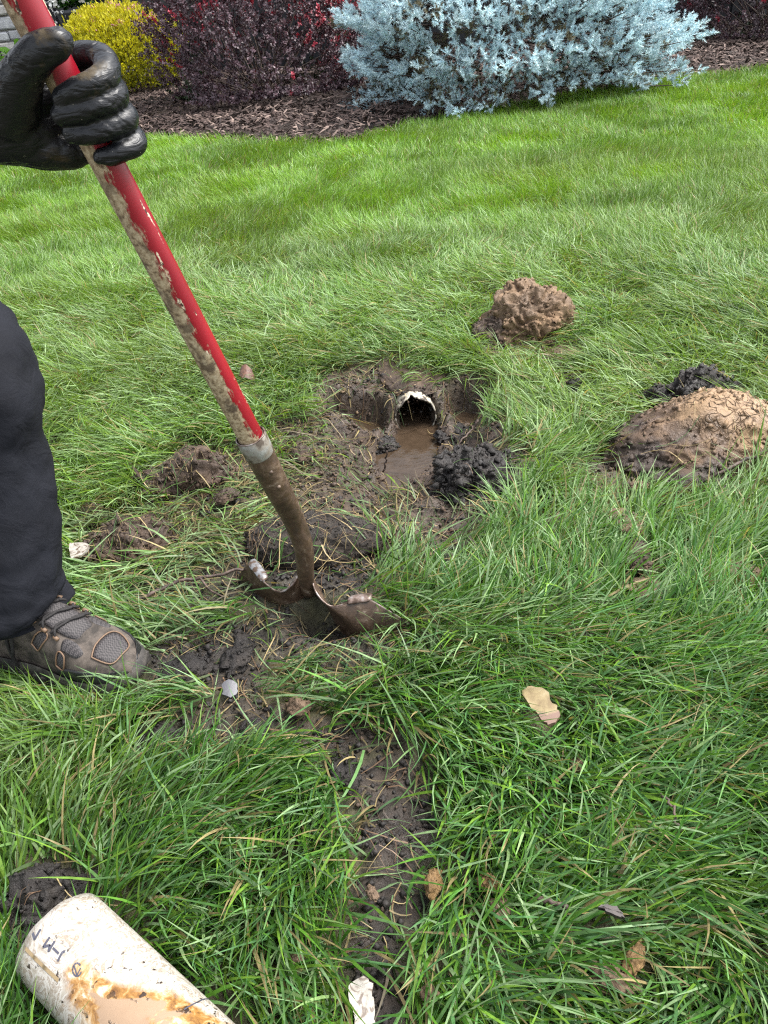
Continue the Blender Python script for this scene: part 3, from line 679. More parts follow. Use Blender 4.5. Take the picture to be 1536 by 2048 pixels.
k = Nd('galvanised_collar'); v = k.coord('Object'); n = k.noise(v, 40, 5, 0.6)
k.set(color=k.ramp(n, [(0.42, (0.055, 0.040, 0.028)), (0.52, (0.20, 0.18, 0.15)), (0.66, (0.36, 0.36, 0.35))]), metal=k.ramp(n, [(0.48, 0.0), (0.6, 0.6)]), rough=0.55, normal=k.bump(n, 0.3, 0.002)); M['collar'] = k.m
k = Nd('bare_steel_edge'); v = k.coord('Object'); n = k.noise(v, 60, 5, 0.6)
k.set(color=k.ramp(n, [(0.38, (0.045, 0.026, 0.017)), (0.52, (0.14, 0.10, 0.082)), (0.68, (0.26, 0.245, 0.24))]), metal=0.35, rough=0.4); M['steel_edge'] = k.m
k = Nd('bare_steel'); v = k.coord('Object'); n = k.noise(v, 70, 4); k.set(color=k.ramp(n, [(.42, (.07, .045, .03)), (.52, (.16, .16, .165)), (.7, (.24, .245, .25))]), metal=.4, rough=.42); M['bare_steel'] = k.m
shovel = empty('shovel', Vector(gp(640, 1200)))
# handle built along its own z so that the wear follows the wood
zl = -hd; tocam = CC - HA; tocam /= np.linalg.norm(tocam)
leftv = -CR - zl * (-CR @ zl); leftv /= np.linalg.norm(leftv); fwdv = np.cross(zl, leftv)       # x: towards photo left, y
ho = HB + hd * 0.03
nseg = 60; zz = np.linspace(0, 1.05, nseg); rr = HR * (1 + 0.01 * np.sin(zz * 9)); rr[-3:] *= [0.98, 0.9, 0.6]
V, F = tube(np.stack([np.zeros(nseg), np.zeros(nseg), zz], 1), rr, 40)
hm = mesh_np('handle', V, F); handle = link('handle', hm, M['handle'])
handle.parent = shovel
hmat = Matrix(((leftv[0], fwdv[0], zl[0], ho[0]), (leftv[1], fwdv[1], zl[1], ho[1]), (leftv[2], fwdv[2], zl[2], ho[2]), (0, 0, 0, 1)))
handle.matrix_parent_inverse = shovel.matrix_world.inverted(); handle.matrix_basis = hmat
CAPS.append((HB - hd * 0.5, HB + hd * 0.15, HR + 0.004))
# socket: tube that narrows, cranks and flattens into the blade
step_l, step_r = gp(497, 1127, 0.055), gp(738, 1192, 0.055)
wv = step_r - step_l; bw = np.linalg.norm(wv); wv /= bw
top_c = (step_l + step_r) / 2
sock_end = at(612, 1165, 1.47)
SP = catmull([HB - hd * 0.012, HB + hd * 0.05, HB + hd * 0.12, at(588, 1040, 1.375), at(607, 1095, 1.415), at(611, 1150, 1.458), at(616, 1190, 1.50)], 8)
tt = np.linspace(0, 1, len(SP))
sr = np.interp(tt, [0, .18, .3, .5, .7, .85, 1], [.0245, .0238, .0225, .0200, .0185, .0175, .012])
V, F = tube(SP, sr, 28)
V = np.array(V).reshape(len(SP), 28, 3)
for i in range(len(SP)):                              # flatten towards the blade
    fl = 1 - 0.45 * sstep(0.6, 1.0, tt[i]); c0 = SP[i]; n_ = np.cross(wv, np.gradient(SP, axis=0)[i]); n_ /= np.linalg.norm(n_)
    d_ = V[i] - c0; V[i] = c0 + d_ - np.outer(d_ @ n_, n_) * (1 - fl)
mb = MB(); mb.add(V.reshape(-1, 3), F)
socket = mb.build('socket', M['steel'], shovel)
cp = np.array([HB - hd * 0.014, HB - hd * 0.012, HB + hd * 0.024, HB + hd * 0.026]); V, F = tube(cp, [0.0243, 0.0256, 0.0254, 0.0245], 40, False)
mb = MB(); mb.add(V, F); collar = mb.build('collar', M['collar'], shovel)
# rim ring of the collar
a_ = np.linspace(0, 2 * math.pi, 41); T_, N_, B_ = frames(np.array([HB, HB + hd]))
mb = MB(); V, F = tube(np.array([HB - hd * 0.013 + 0.0245 * (math.cos(t) * N_[0] + math.sin(t) * B_[0]) for t in a_]), 0.0014, 6, False); mb.add(V, F); mb.build('collar_rim', M['steel_edge'], collar)
# blade: a dished sheet, its back (convex) to the viewer; the top edge dips on both sides of the socket, shoulders rolled over as treads
EDGE = catmull([gp(498, 1127, .060), gp(512, 1143, .056), gp(532, 1168, .048), gp(560, 1184, .042), gp(586, 1168, .058), gp(602, 1140, .078), gp(618, 1142, .078), gp(630, 1180, .062), gp(648, 1204, .048), gp(668, 1213, .040), gp(700, 1205, .044), (gp(742, 1199, .046))], 8)
EU = np.linspace(0, 1, len(EDGE))
def edge(u): u = min(max((u + 1) / 2, 0), 1); return np.array([np.interp(u, EU, EDGE[:, q]) for q in range(3)])
bd = np.array([0.16, 0.10, -0.97]); bd /= np.linalg.norm(bd)                                 # down the blade
bn = np.cross(wv, bd); bn /= np.linalg.norm(bn); bn = bn if bn @ (CC - top_c) > 0 else -bn    # out of its back, towards the viewer
nu, nv_ = 81, 36; BL = 0.28
def blade_pt(u, t):          # u -1..1 across, t 0..1 down
    e = edge(u); half = bw / 2
    grow = .105 * math.sin(math.pi / 2 * min(t * 3.2, 1)) if t < .5 else .105
    nar = 0 if t < .45 else 1 - math.sqrt(max(1e-4, 1 - ((t - .45) / .55) ** 2.2))
    lat = (e - top_c) @ wv
    return e + wv * (u * grow * (.55 if u < 0 else 1.0) - lat * nar) + bd * (t * BL) + bn * (0.020 * t * (1 - u * u))
V = [blade_pt(-1 + 2 * i / (nu - 1), (j / (nv_ - 1)) ** 1.3) for j in range(nv_) for i in range(nu)]
F = [(j * nu + i, j * nu + i + 1, (j + 1) * nu + i + 1, (j + 1) * nu + i) for j in range(nv_ - 1) for i in range(nu - 1)]
blade = link('blade', mesh_np('blade', V, F), M['steel'], shovel)
md = blade.modifiers.new('thick', 'SOLIDIFY'); md.thickness = 0.0030; md.offset = 0
for u0, u1 in ((-1.0, -.66), (.78, 1.0)):           # rolled treads
    us = np.linspace(u0, u1, 14); mb = MB()
    P = np.array([blade_pt(u, 0) - bn * .006 - bd * .001 for u in us]); rr_ = .0044 * np.sqrt(np.clip(np.minimum(np.arange(14) + .6, 14 - np.arange(14) - .4) / 2.0, 0, 1))
    mb.add(*tube(P, rr_, 14)); V_ = mb.v[0]; cpt = np.repeat(P, 14, 0); mb.v[0] = cpt + (V_ - cpt) + np.outer((V_ - cpt) @ bn, bn) * 1.9
    mb.build('tread', M['bare_steel'] if u0 < 0 else M['steel_edge'], blade)
mb = MB(); mb.add(*tube([blade_pt(u, 0) for u in np.linspace(-0.80, 0.82, 90)], 0.0019, 6)); mb.build('shoulder_edge', M['steel_edge'], blade)
for q in (.22, .30):
    c_ = SP[int(q * (len(SP) - 1))]; vv = CC - c_; vv /= np.linalg.norm(vv); rV, rF = ico(2); mb = MB(); mb.add(rV * .0045 + c_ + vv * .0225 + wv * .004, rF); mb.build('rivet', M['steel'], socket)
tag(shovel, 'round-point shovel with a worn red handle, its blade pushed into the sod', 'shovel')
CAPS.append((SP[0], SP[-1], 0.024)); CAPS.append((step_l, step_r, 0.022))
CAPS.append((blade_pt(-.6, .15), blade_pt(.6, .15), 0.03))
# ------------------------------------------------------------------ clods of soil, sods and shards
TAN = ((0.065, 0.040, 0.023), (0.145, 0.096, 0.060), (0.235, 0.165, 0.105))
BRN = ((0.022, 0.014, 0.010), (0.060, 0.038, 0.025), (0.115, 0.078, 0.052))
BLK = ((0.008, 0.0065, 0.006), (0.020, 0.016, 0.014), (0.042, 0.034, 0.028))
GLD = ((0.10, 0.055, 0.02), (0.21, 0.125, 0.05), (0.32, 0.21, 0.10))
M['tan'] = clod_material('tan_clay', *TAN); M['brown'] = clod_material('brown_clay', *BRN); M['black'] = clod_material('black_topsoil', *BLK, rough=(0.35, 0.8), scale=40)
M['claytan'] = clod_material('pale_tan_clay', (0.055, 0.032, 0.017), (0.165, 0.104, 0.058), (0.28, 0.19, 0.112), scale=20)
M['rootsoil'] = clod_material('root_soil', (0.010, 0.008, 0.006), (0.028, 0.021, 0.016), (0.065, 0.050, 0.038), scale=60)
M['gold'] = clod_material('golden_clay', *GLD, scale=40)
def billow(x, y, z, oct, seed):
    r = 0; a = 1.0; k_ = 1.0; t = 0
    for o in range(oct): r = r + a * np.abs(vnoise(x * k_ + 5.1 * o, y * k_ + 1.7 * o, z * k_ - 2.9 * o, seed + o)) * 2; t += a; a *= .55; k_ *= 2.1
    return r / t - .62
def clod_shape(sub, radii, seed, lump=0.28, crumb=0.10, freq=1.6, flat=0.25, fine=0.03, crumbs=0, cs=1.0):
    V, F = ico(sub); V = V.copy(); o = seed * 7.13
    w_ = .35 * np.stack([fbm(V[:, 0] * 2 + o, V[:, 1] * 2, V[:, 2] * 2, oct=2, seed=seed + 20 + q) for q in range(3)], 1); U_ = V + w_
    d = 1 + lump * 1.2 * fbm(U_[:, 0] * freq + o, U_[:, 1] * freq, U_[:, 2] * freq, oct=3, seed=seed)
    d += crumb * .62 * billow(U_[:, 0] * 3.0 + o, U_[:, 1] * 3.0, U_[:, 2] * 3.0, 4, seed + 7)
    if sub >= 4: d += fine * .9 * fbm(V[:, 0] * 15, V[:, 1] * 15, V[:, 2] * 15 + o, oct=3, seed=seed + 3, gain=.6)
    R = np.asarray(radii, float); P = V * d[:, None] * R; z = P[:, 2]; P[:, 2] = np.where(z < 0, z * flat, z)
    if crumbs:                                   # angular crumbs caked to the surface
        r2 = np.random.default_rng(seed); crumbs *= 3; rm = (R[0] * R[1] * R[2]) ** (1 / 3); top = np.where(V[:, 2] > -.25)[0]
        b = P[r2.choice(top, crumbs)]; rad = rm * cs * (.025 + .13 * r2.random(crumbs) ** 2.6)
        ov = np.array([[1, 0, 0], [-1, 0, 0], [0, 1, 0], [0, -1, 0], [0, 0, 1], [0, 0, -1.0]]); of = np.array([[0, 2, 4], [2, 1, 4], [1, 3, 4], [3, 0, 4], [2, 0, 5], [1, 2, 5], [3, 1, 5], [0, 3, 5]])
        sh = ov[None] * r2.uniform(.5, 1.3, (crumbs, 6, 1)) + .30 * r2.standard_normal((crumbs, 6, 3)); Vc = b[:, None] + sh * rad[:, None, None]
        nP = len(P); P = np.concatenate([P, Vc.reshape(-1, 3)]); F = np.concatenate([F, (of[None] + nP + 6 * np.arange(crumbs)[:, None, None]).reshape(-1, 3)])
    return P, F
BVH = {}
def clod(name, label, cat, px, radii, mat, seed, rot=0.0, sub=4, group=None, z=None, sink=0.006, post=None, obstacle=True, **kw):
    c = gp(*px) if z is None else gp(px[0], px[1], z)
    zz = float(height(np.array([c[0]]), np.array([c[1]]))[0]) if z is None else z
    P, F = clod_shape(sub, radii, seed, **kw)
    if post is not None: P = post(P)
    cr, sr_ = math.cos(rot), math.sin(rot); P = P @ np.array([[cr, sr_, 0], [-sr_, cr, 0], [0, 0, 1]])
    o = link(name, mesh_np(name, P, F, smooth=not kw.get('crumbs')), M[mat]); o.location = (c[0], c[1], zz - sink); tag(o, label, cat, group)
    BVH[o.name] = BVHTree.FromPolygons((P + np.array(o.location)).tolist(), F.tolist())
    if obstacle: ELLS.append((np.array([c[0], c[1], zz]), np.asarray(radii) * 0.93, rot))
    return o
# the big mound: tan clay over brown, cracked like dried mud
k = Nd('mound_clay'); v = k.coord('Object'); n = k.noise(v, 12, 6, 0.6); sep = k.n('ShaderNodeSeparateXYZ'); k.l(v, sep.inputs[0])
vo = k.n('ShaderNodeTexVoronoi', feature='DISTANCE_TO_EDGE'); vo.inputs['Scale'].default_value = 46
dm = k.n('ShaderNodeVectorMath', operation='ADD'); nn = k.n('ShaderNodeTexNoise'); nn.inputs['Scale'].default_value = 14; k.l(v, nn.inputs['Vector'])
sc_ = k.n('ShaderNodeVectorMath', operation='SCALE'); sc_.inputs['Scale'].default_value = 0.11; k.l(nn.outputs['Color'], sc_.inputs[0]); k.l(v, dm.inputs[0]); k.l(sc_.outputs[0], dm.inputs[1]); k.l(dm.outputs[0], vo.inputs['Vector'])
crk = k.math('MAXIMUM', k.ramp(vo.outputs['Distance'], [(0.0, 0.0), (0.09, 1.0)]), k.ramp(k.noise(v, 20, 3), [(0.47, 0.0), (0.56, 1.0)]))
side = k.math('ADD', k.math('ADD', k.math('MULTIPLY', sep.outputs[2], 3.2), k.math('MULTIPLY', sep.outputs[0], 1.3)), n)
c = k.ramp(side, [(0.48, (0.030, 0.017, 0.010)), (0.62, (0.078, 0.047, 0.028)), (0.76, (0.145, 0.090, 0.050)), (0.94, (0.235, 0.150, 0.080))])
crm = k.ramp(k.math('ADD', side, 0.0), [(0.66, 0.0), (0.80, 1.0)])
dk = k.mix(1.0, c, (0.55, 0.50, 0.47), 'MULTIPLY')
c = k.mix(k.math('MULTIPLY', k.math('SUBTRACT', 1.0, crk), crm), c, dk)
hb = k.math('ADD', k.math('MULTIPLY', k.math('MULTIPLY', crk, crm), 0.8), k.noise(v, 70, 6, 0.65))
k.set(color=c, rough=k.ramp(n, [(0.4, 0.42), (0.6, 0.8)]), normal=k.bump(hb, 0.8, 0.008)); M['mound'] = k.m
def mound_post(P):
    P = P.copy(); r = np.hypot(P[:, 0] / 0.26, P[:, 1] / 0.19); P[:, 2] = np.where(P[:, 2] > 0, P[:, 2] * (1 - 0.25 * np.clip(r, 0, 1)), P[:, 2])
    P[:, 2] += np.where(P[:, 2] > 0.0, 0.10 * P[:, 2] / 0.14 * np.exp(-((P[:, 0] - 0.03) / 0.12) ** 2 - (P[:, 1] / 0.1) ** 2) * 0.35, 0); return P
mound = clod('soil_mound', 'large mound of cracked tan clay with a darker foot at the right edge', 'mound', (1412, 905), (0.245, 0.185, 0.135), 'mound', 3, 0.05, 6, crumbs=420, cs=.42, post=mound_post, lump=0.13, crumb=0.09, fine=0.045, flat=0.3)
clod('topsoil_clump', 'black crumbly topsoil clump resting behind the tan clay mound', 'soil clump', (1385, 806), (0.130, 0.055, 0.092), 'black', 21, 0.34, 5, crumbs=260, lump=0.4, crumb=0.32, fine=0.12)
clod('topsoil_clump', 'small black soil lump at the far left shoulder of the clay mound', 'soil clump', (1305, 808), (0.036, 0.030, 0.062), 'black', 23, 0.2, 4, crumbs=90, lump=0.4, crumb=0.30)
clod('clay_clod', 'lumpy tan clay clod beyond the hole, highest in the lawn', 'clod', (1058, 655), (0.150, 0.125, 0.150), 'claytan', 4, 0.2, 6, crumbs=260, cs=.6, lump=0.30, crumb=0.26, freq=2.2, fine=0.07)
clod('clay_clod', 'smaller brown clay lobe clinging before the tan clod beyond the hole', 'clod', (985, 672), (0.075, 0.075, 0.070), 'brown', 6, 0.5, 5, crumbs=120, lump=0.35, crumb=0.25)
clod('clay_clod', 'flat tan clod half hidden in grass in front of the highest clod', 'clod', (1125, 705), (0.042, 0.070, 0.022), 'tan', 8, 0.1, 4, crumbs=60, lump=0.35, crumb=0.25)
clod('topsoil_clump', 'black peaty soil heap on the near right rim of the hole', 'soil clump', (952, 965), (0.100, 0.100, 0.075), 'black', 9, 0.4, 6, crumbs=420, lump=0.35, crumb=0.28, fine=0.10)
clod('mud_clod', 'brown wet mud lump between the water channel and the black heap', 'clod', (862, 985), (0.075, 0.062, 0.045), 'brown', 10, 0.9, 5, z=-0.05, crumbs=90, lump=0.4, crumb=0.24, fine=0.08)
clod('mud_clod', 'brown mud lump at the near end of the water channel', 'clod', (808, 1035), (0.055, 0.036, 0.030), 'brown', 12, 0.1, 5, z=-0.045, crumbs=90, lump=0.4, crumb=0.26, fine=0.08)
clod('mud_clod', 'wet brown mud lump on the left bank of the water channel', 'clod', (730, 955), (0.050, 0.045, 0.026), 'brown', 13, 0.7, 5, z=-0.05, crumbs=90, lump=0.4, crumb=0.26, fine=0.08)
clod('mud_clod', 'dark wet mud lump beside the left pool, against the pipe', 'clod', (762, 890), (0.050, 0.034, 0.024), 'black', 14, 0.3, 5, z=-0.085, crumbs=90, lump=0.4, crumb=0.26, fine=0.08)
clod('mud_clod', 'dark wet mud lump just right of the pipe mouth', 'clod', (905, 872), (0.050, 0.060, 0.034), 'black', 15, 0.3, 5, z=-0.085, crumbs=90, lump=0.4, crumb=0.26, fine=0.08)
clod('turf_overhang', 'grassy sod roofing the buried pipe just behind its mouth', 'sod', (831, 760), (0.115, 0.19, 0.022), 'brown', 16, 0.0, 5, obstacle=False, lump=0.10, crumb=0.10, fine=0.03, flat=.9)
_o = bpy.data.objects['turf_overhang']; _o.location = (MOUTH[0] + .004, MOUTH[1] + .190, -.004)
# sods with torn edges, left of the hole
def arch(P): P = P.copy(); P[:, 2] *= 1 + 0.6 * np.sin(P[:, 0] * 30) * 0.3; return P
clod('turf_sod', 'dark overturned sod with a hollow, behind the shovel socket at left', 'sod', (375, 968), (0.125, 0.070, 0.082), 'brown', 17, 0.15, 5, crumbs=220, lump=0.38, crumb=0.26, fine=0.10, post=arch)
clod('turf_sod', 'brown sod thatched with pale grass, right of the trouser leg', 'sod', (268, 1092), (0.120, 0.085, 0.066), 'brown', 18, -0.2, 5, crumbs=200, lump=0.30, crumb=0.20, fine=0.12)
clod('clay_clod', 'small brown clod at the far left of the sods', 'clod', (182, 1026), (0.042, 0.030, 0.046), 'brown', 19, 0, 4, lump=0.3, crumb=0.25)
clod('root_plug', 'smooth dark domed plug of soil and roots behind the shovel blade', 'sod', (634, 1098), (0.165, 0.078, 0.080), 'rootsoil', 20, -0.12, 6, crumbs=500, cs=.30, lump=0.14, crumb=0.05, fine=0.05)
clod('topsoil_clump', 'black soil heap against the cut end of the loose pipe', 'soil clump', (108, 1830), (0.056, 0.056, 0.056), 'black', 22, 0.6, 5, crumbs=220, lump=0.45, crumb=0.34, fine=0.10)
CL = [((1235, 1072), (0.040, 0.030, 0.026), 'tan', 'rounded tan clod in the grass below the clay mound'), ((1268, 1118), (0.024, 0.022, 0.015), 'brown', 'brown crumbling clod just below the rounded tan clod'),
      ((1275, 1145), (0.022, 0.022, 0.014), 'brown', 'lower brown clod above the flat smear of mud'), ((1300, 1198), (0.034, 0.036, 0.009), 'tan', 'flat smooth tan mud smear pressed into the grass'),
      ((1480, 1168), (0.040, 0.030, 0.012), 'tan', 'flat tan mud patch near the right edge below the mound'), ((1108, 1066), (0.034, 0.020, 0.012), 'brown', 'thin brown clod right of the hole among lying blades'),
      ((600, 1436), (0.014, 0.016, 0.013), 'tan', 'round tan clod on the trampled soil before the shovel'), ((868, 1790), (0.010, 0.017, 0.012), 'gold', 'golden clay nugget beside the bare soil track near the bottom'),
      ((980, 1790), (0.009, 0.013, 0.010), 'gold', 'tan nugget in upright grass right of the golden nugget'), ((1002, 1840), (0.012, 0.012, 0.008), 'tan', 'crumbled tan clod below the nugget in upright grass'),
      ((750, 1820), (0.006, 0.010, 0.006), 'tan', 'small tan clod on the left margin of the bare soil track'), ((600, 1950), (0.007, 0.010, 0.008), 'tan', 'small brown clod in grass above the white shard'),
      ((862, 2014), (0.009, 0.009, 0.007), 'tan', 'small tan clod near the bottom edge right of the shard'), ((1222, 1978), (0.014, 0.024, 0.012), 'tan', 'largest tan crumb pile near the bottom right'),
      ((1262, 1945), (0.009, 0.020, 0.008), 'gold', 'golden crumb strip beside the bottom right crumb pile'), ((455, 1010), (0.03, 0.02, 0.015), 'brown', 'brown soil lump right of the hollow sod'),
      ((690, 1555), (0.030, 0.022, 0.020), 'black', 'dark crumbly clod on the soil bend below the shovel'), ((380, 1350), (0.045, 0.030, 0.022), 'black', 'black soil lump just right of the boot toe'),
      ((480, 1315), (0.050, 0.022, 0.018), 'black', 'black soil ridge between boot and shovel blade'), ((325, 1490), (0.034, 0.024, 0.018), 'black', 'black soil lump in grass below the boot'),
      ((505, 1475), (0.030, 0.018, 0.014), 'black', 'black soil lump in the trampled patch below the shovel'), ((1150, 778), (0.022, 0.018, 0.016), 'black', 'small black clod in grass between hole and clay mound'),
      ((1275, 1000), (0.018, 0.015, 0.008), 'tan', 'pale tan crumb at the foot of the clay mound'), ((605, 925), (0.03, 0.022, 0.014), 'brown', 'brown mud lump right of the shovel collar'),
      ((1150, 1560), (0.008, 0.010, 0.006), 'tan', 'single tan clod among lying blades at lower right'), ((890, 1150), (0.034, 0.024, 0.018), 'black', 'black soil lump right of the root plug')]
for i, (p, r, m, lab) in enumerate(CL):
    clod('soil_clod', lab, 'clod', p, tuple(1.15 * q for q in r), m, 40 + i, i * 1.3, 4, group='clods thrown about the lawn', crumbs=int(16 + r[0] * 1500), lump=0.4, crumb=0.32, fine=0.08, sink=-0.030 if r[0] < .02 else (-0.020 if m in ('tan', 'brown') else -.004), obstacle=True)
# crumbs nobody would count
cv = np.array([[1, 0, 0], [-1, 0, 0], [0, 1, 0], [0, -1, 0], [0, 0, 1], [0, 0, -1.0]]); cf = np.array([[0, 2, 4], [2, 1, 4], [1, 3, 4], [3, 0, 4], [2, 0, 5], [1, 2, 5], [3, 1, 5], [0, 3, 5]]); mbV, mbF, mbC = [], [], []; n0 = 0
cand = np.stack([RNG.uniform(-1.0, 1.1, 110000), RNG.uniform(0.35, 2.4, 110000)], 1)
s_, b_ = soil_mask(cand[:, 0], cand[:, 1]); hz = height(cand[:, 0], cand[:, 1])
keep = (RNG.random(len(cand)) < np.where(s_ > .35, 0.60, 0.006)) & (hz > ZW + 0.004); cand, b_, hz = cand[keep], b_[keep], hz[keep]
for (x, y), b, z in zip(cand, b_, hz):
    r = 0.0011 + 0.0070 * random.random() ** 3.5; P = cv * (r * (1 + 0.55 * RNG.standard_normal((len(cv), 1)) * .6)) * np.array([1, random.uniform(.7, 1.2), .75]) + (x, y, z + r * .3)
    mbV.append(P); mbF.append(cf + n0); n0 += len(P)
    c0 = (blkc if random.random() < b * 1.1 else (mudc * random.uniform(0.5, 1.25) if random.random() < .95 else np.array([.15, .10, .055]))); mbC.append(np.tile(c0 * random.uniform(.7, 1.3), (len(P), 1)))
k = Nd('crumb_soil'); a = k.n('ShaderNodeVertexColor', layer_name='col'); k.set(color=a.outputs[0], rough=0.7, normal=k.bump(k.noise(k.coord('Object'), 300, 4), .6, .003)); M['crumb'] = k.m
cr = link('soil_crumbs', mesh_np('soil_crumbs', np.concatenate(mbV), np.concatenate(mbF), np.concatenate(mbC), False), M['crumb']); tag(cr, 'loose crumbs of soil scattered over the mud and trampled grass', 'soil', kind='stuff')

# shards of pipe, wood, leaf, twigs
k = Nd('shard_plastic'); v = k.coord('Object'); n = k.noise(v, 50, 5, .6, 1.5)
k.set(color=k.ramp(n, [(0.42, (0.07, 0.045, 0.028)), (0.48, (0.22, 0.20, 0.17)), (0.7, (0.34, 0.325, 0.30))]), rough=0.4); M['shard'] = k.m
k = Nd('yellowed_shard'); v = k.coord('Object'); n = k.noise(v, 40, 4, .6, .5)
sep = k.n('ShaderNodeSeparateXYZ'); k.l(v, sep.inputs[0])
c = k.ramp(n, [(0.35, (0.12, 0.08, 0.035)), (0.55, (0.20, 0.15, 0.07)), (0.75, (0.26, 0.215, 0.13))])
k.set(color=k.mix(k.ramp(k.math('ADD', sep.outputs[1], k.math('MULTIPLY', n, .03)), [(-0.0, 1.0), (0.004, 0.0)]), c, (0.15, 0.09, 0.065)), rough=0.5); M['yshard'] = k.m
def shard(name, label, cat, pts, thick, mat, z, tilt=(0, 0), bend=0.0, parent=None):
    """flat broken piece: outline in photo pixels, laid at height z and given its own thickness and curl"""
    P = catmull([gp(x, y, z) for x, y in list(pts) + [pts[0]]], 3)[:-1]; P = list(P + .0016 * RNG.standard_normal(P.shape) * np.array([1, 1, 0])); c = sum(P) / len(P); R = Matrix.Rotation(tilt[0], 3, 'X') @ Matrix.Rotation(tilt[1], 3, 'Y')
    Q = [np.array(R @ Vector(p - c)) for p in P]; n_ = len(Q); ctr = np.zeros(3)
    rings = []
    for s in (1.0, 0.66, 0.33):
        rings.append([np.array([q[0] * s, q[1] * s, q[2] * s - bend * ((q[0] * s) ** 2) * 10 ]) for i, q in enumerate(Q)])
    V = []; F = []
    for sg in (0.5, -0.5):
        o = len(V)
        for r in rings: V += [q + np.array([0, 0, sg * thick]) for q in r]
        V.append(ctr + np.array([0, 0, sg * thick]))
        for a in range(2):
            for i in range(n_):
                f_ = (o + a * n_ + i, o + a * n_ + (i + 1) % n_, o + (a + 1) * n_ + (i + 1) % n_, o + (a + 1) * n_ + i); F.append(f_ if sg < 0 else f_[::-1])
        for i in range(n_):
            f_ = (o + 2 * n_ + i, o + 2 * n_ + (i + 1) % n_, o + 3 * n_); F.append(f_ if sg < 0 else f_[::-1])
    o2 = 3 * n_ + 1
    for i in range(n_): F.append((i, (i + 1) % n_, o2 + (i + 1) % n_, o2 + i))
    o = link(name, mesh_np(name, V, F, smooth=False), M[mat]); o.location = c; tag(o, label, cat); e_ = np.abs(np.array(Q)).max(0); ELLS.append((c - np.array([0, 0, .01]), np.array([e_[0] * .9, e_[1] * .9, .10]), 0.0)); return o
shard('pipe_shard', 'jagged white plastic pipe shard on bare soil at the bottom edge', 'shard', [(694, 1978), (722, 1958), (742, 1964), (744, 1990), (750, 2022), (748, 2056), (716, 2060), (706, 2020)], 0.005, 'shard', 0.022, (0.1, 0.12), 0.05)
shard('pipe_shard', 'yellowed shard with a muddy brown end lying in matted grass', 'shard', [(1042, 1382), (1062, 1375), (1092, 1388), (1104, 1410), (1118, 1425), (1112, 1444), (1092, 1449), (1078, 1428), (1058, 1412)], 0.006, 'yshard', 0.048, (0.1, -0.1), 0.03)
shard('pipe_shard', 'bright white shard tip beside the trouser cuff', 'shard', [(140, 1092), (172, 1088), (178, 1096), (160, 1110), (140, 1116)], 0.005, 'shard', 0.045, (0.1, 0.1), 0)
k = Nd('wet_film'); k.set(color=(0.06, 0.06, 0.068), rough=0.45, spec=0.5); M['film'] = k.m
shard('plastic_scrap', 'small grey wet plastic scrap on black soil before the shovel', 'scrap', [(443, 1372), (460, 1362), (476, 1370), (470, 1384), (452, 1392)], 0.002, 'film', 0.030, (0.2, 0.2), 1.0)
k = Nd('dark_wood_chip'); v = k.coord('Object', (1, 6, 1)); k.set(color=k.ramp(k.noise(v, 60, 4), [(.3, (.018, .013, .012)), (.7, (.05, .038, .034))]), rough=.6); M['chip'] = k.m
shard('wood_chip', 'dark brown mulch chip lying on grass at lower right', 'wood chip', [(1202, 1816), (1214, 1812), (1242, 1822), (1246, 1832), (1238, 1836), (1214, 1826)], 0.006, 'chip', 0.055, (0, 0.1), 0)
k = Nd('dead_leaf'); v = k.coord('Object'); k.set(color=k.ramp(k.noise(v, 60, 4), [(.3, (.04, .012, .008)), (.7, (.11, .05, .028))]), rough=.5); M['dleaf'] = k.m
shard('dead_leaf', 'curled reddish brown leaf in the grass right of the red handle', 'leaf', [(476, 742), (486, 734), (502, 738), (510, 744), (500, 750), (484, 750)], 0.001, 'dleaf', 0.06, (0.3, 0.2), 3.0)
def twig(label, pts, r, zs, fork=None):
    P = catmull([gp(x, y, z) for (x, y), z in zip(pts, zs)], 6); P += 0.0015 * RNG.standard_normal(P.shape)
    mb = MB(); mb.add(*tube(P, np.linspace(r[0], r[1], len(P)), 7))
    if fork: mb.add(*tube(catmull([gp(x, y, z) for x, y, z in fork], 5), np.linspace(r[1], r[1] * .5, (len(fork) - 1) * 5 + 1), 6))
    o = mb.build('twig', M['bark']); tag(o, label, 'twig'); return o
twig('dark muddy root lying left of the shovel blade', [(262, 1206), (300, 1190), (350, 1165), (400, 1155), (470, 1142), (505, 1135)], (0.004, 0.003), [.03, .035, .04, .04, .04, .035], [(400, 1155, .04), (420, 1180, .03), (450, 1195, .03)])
twig('long brown twig leaning across the foot of the clay mound', [(1355, 985), (1400, 968), (1450, 940), (1490, 920), (1545, 895)], (0.0028, 0.005), [.02, .035, .065, .075, .085])
twig('dark twig under grass left of the mound twig', [(1265, 1030), (1300, 1018), (1330, 1008)], (0.002, 0.003), [.03, .03, .03])
twig('thin bent twig on the right bank of the hole', [(905, 902), (925, 880), (945, 858), (955, 840)], (0.0022, 0.0032), [-.03, -.01, .0, .02])
twig('short stick standing in the mud by the water channel', [(768, 945), (772, 925), (774, 900)], (0.0028, 0.002), [-.08, -.05, -.01])
twig('brown curved stem in grass at the right, below the middle', [(1322, 1590), (1342, 1605), (1352, 1640), (1362, 1660)], (0.0016, 0.0022), [.06, .065, .06, .055])
twig('greenish stub of stem in grass at lower right of the soil track', [(1072, 1796), (1105, 1806), (1135, 1812)], (0.003, 0.0028), [.05, .05, .05])
twig('brown root sticking out right of the root plug', [(940, 1072), (960, 1100), (990, 1122)], (0.0028, 0.002), [.05, .045, .03])
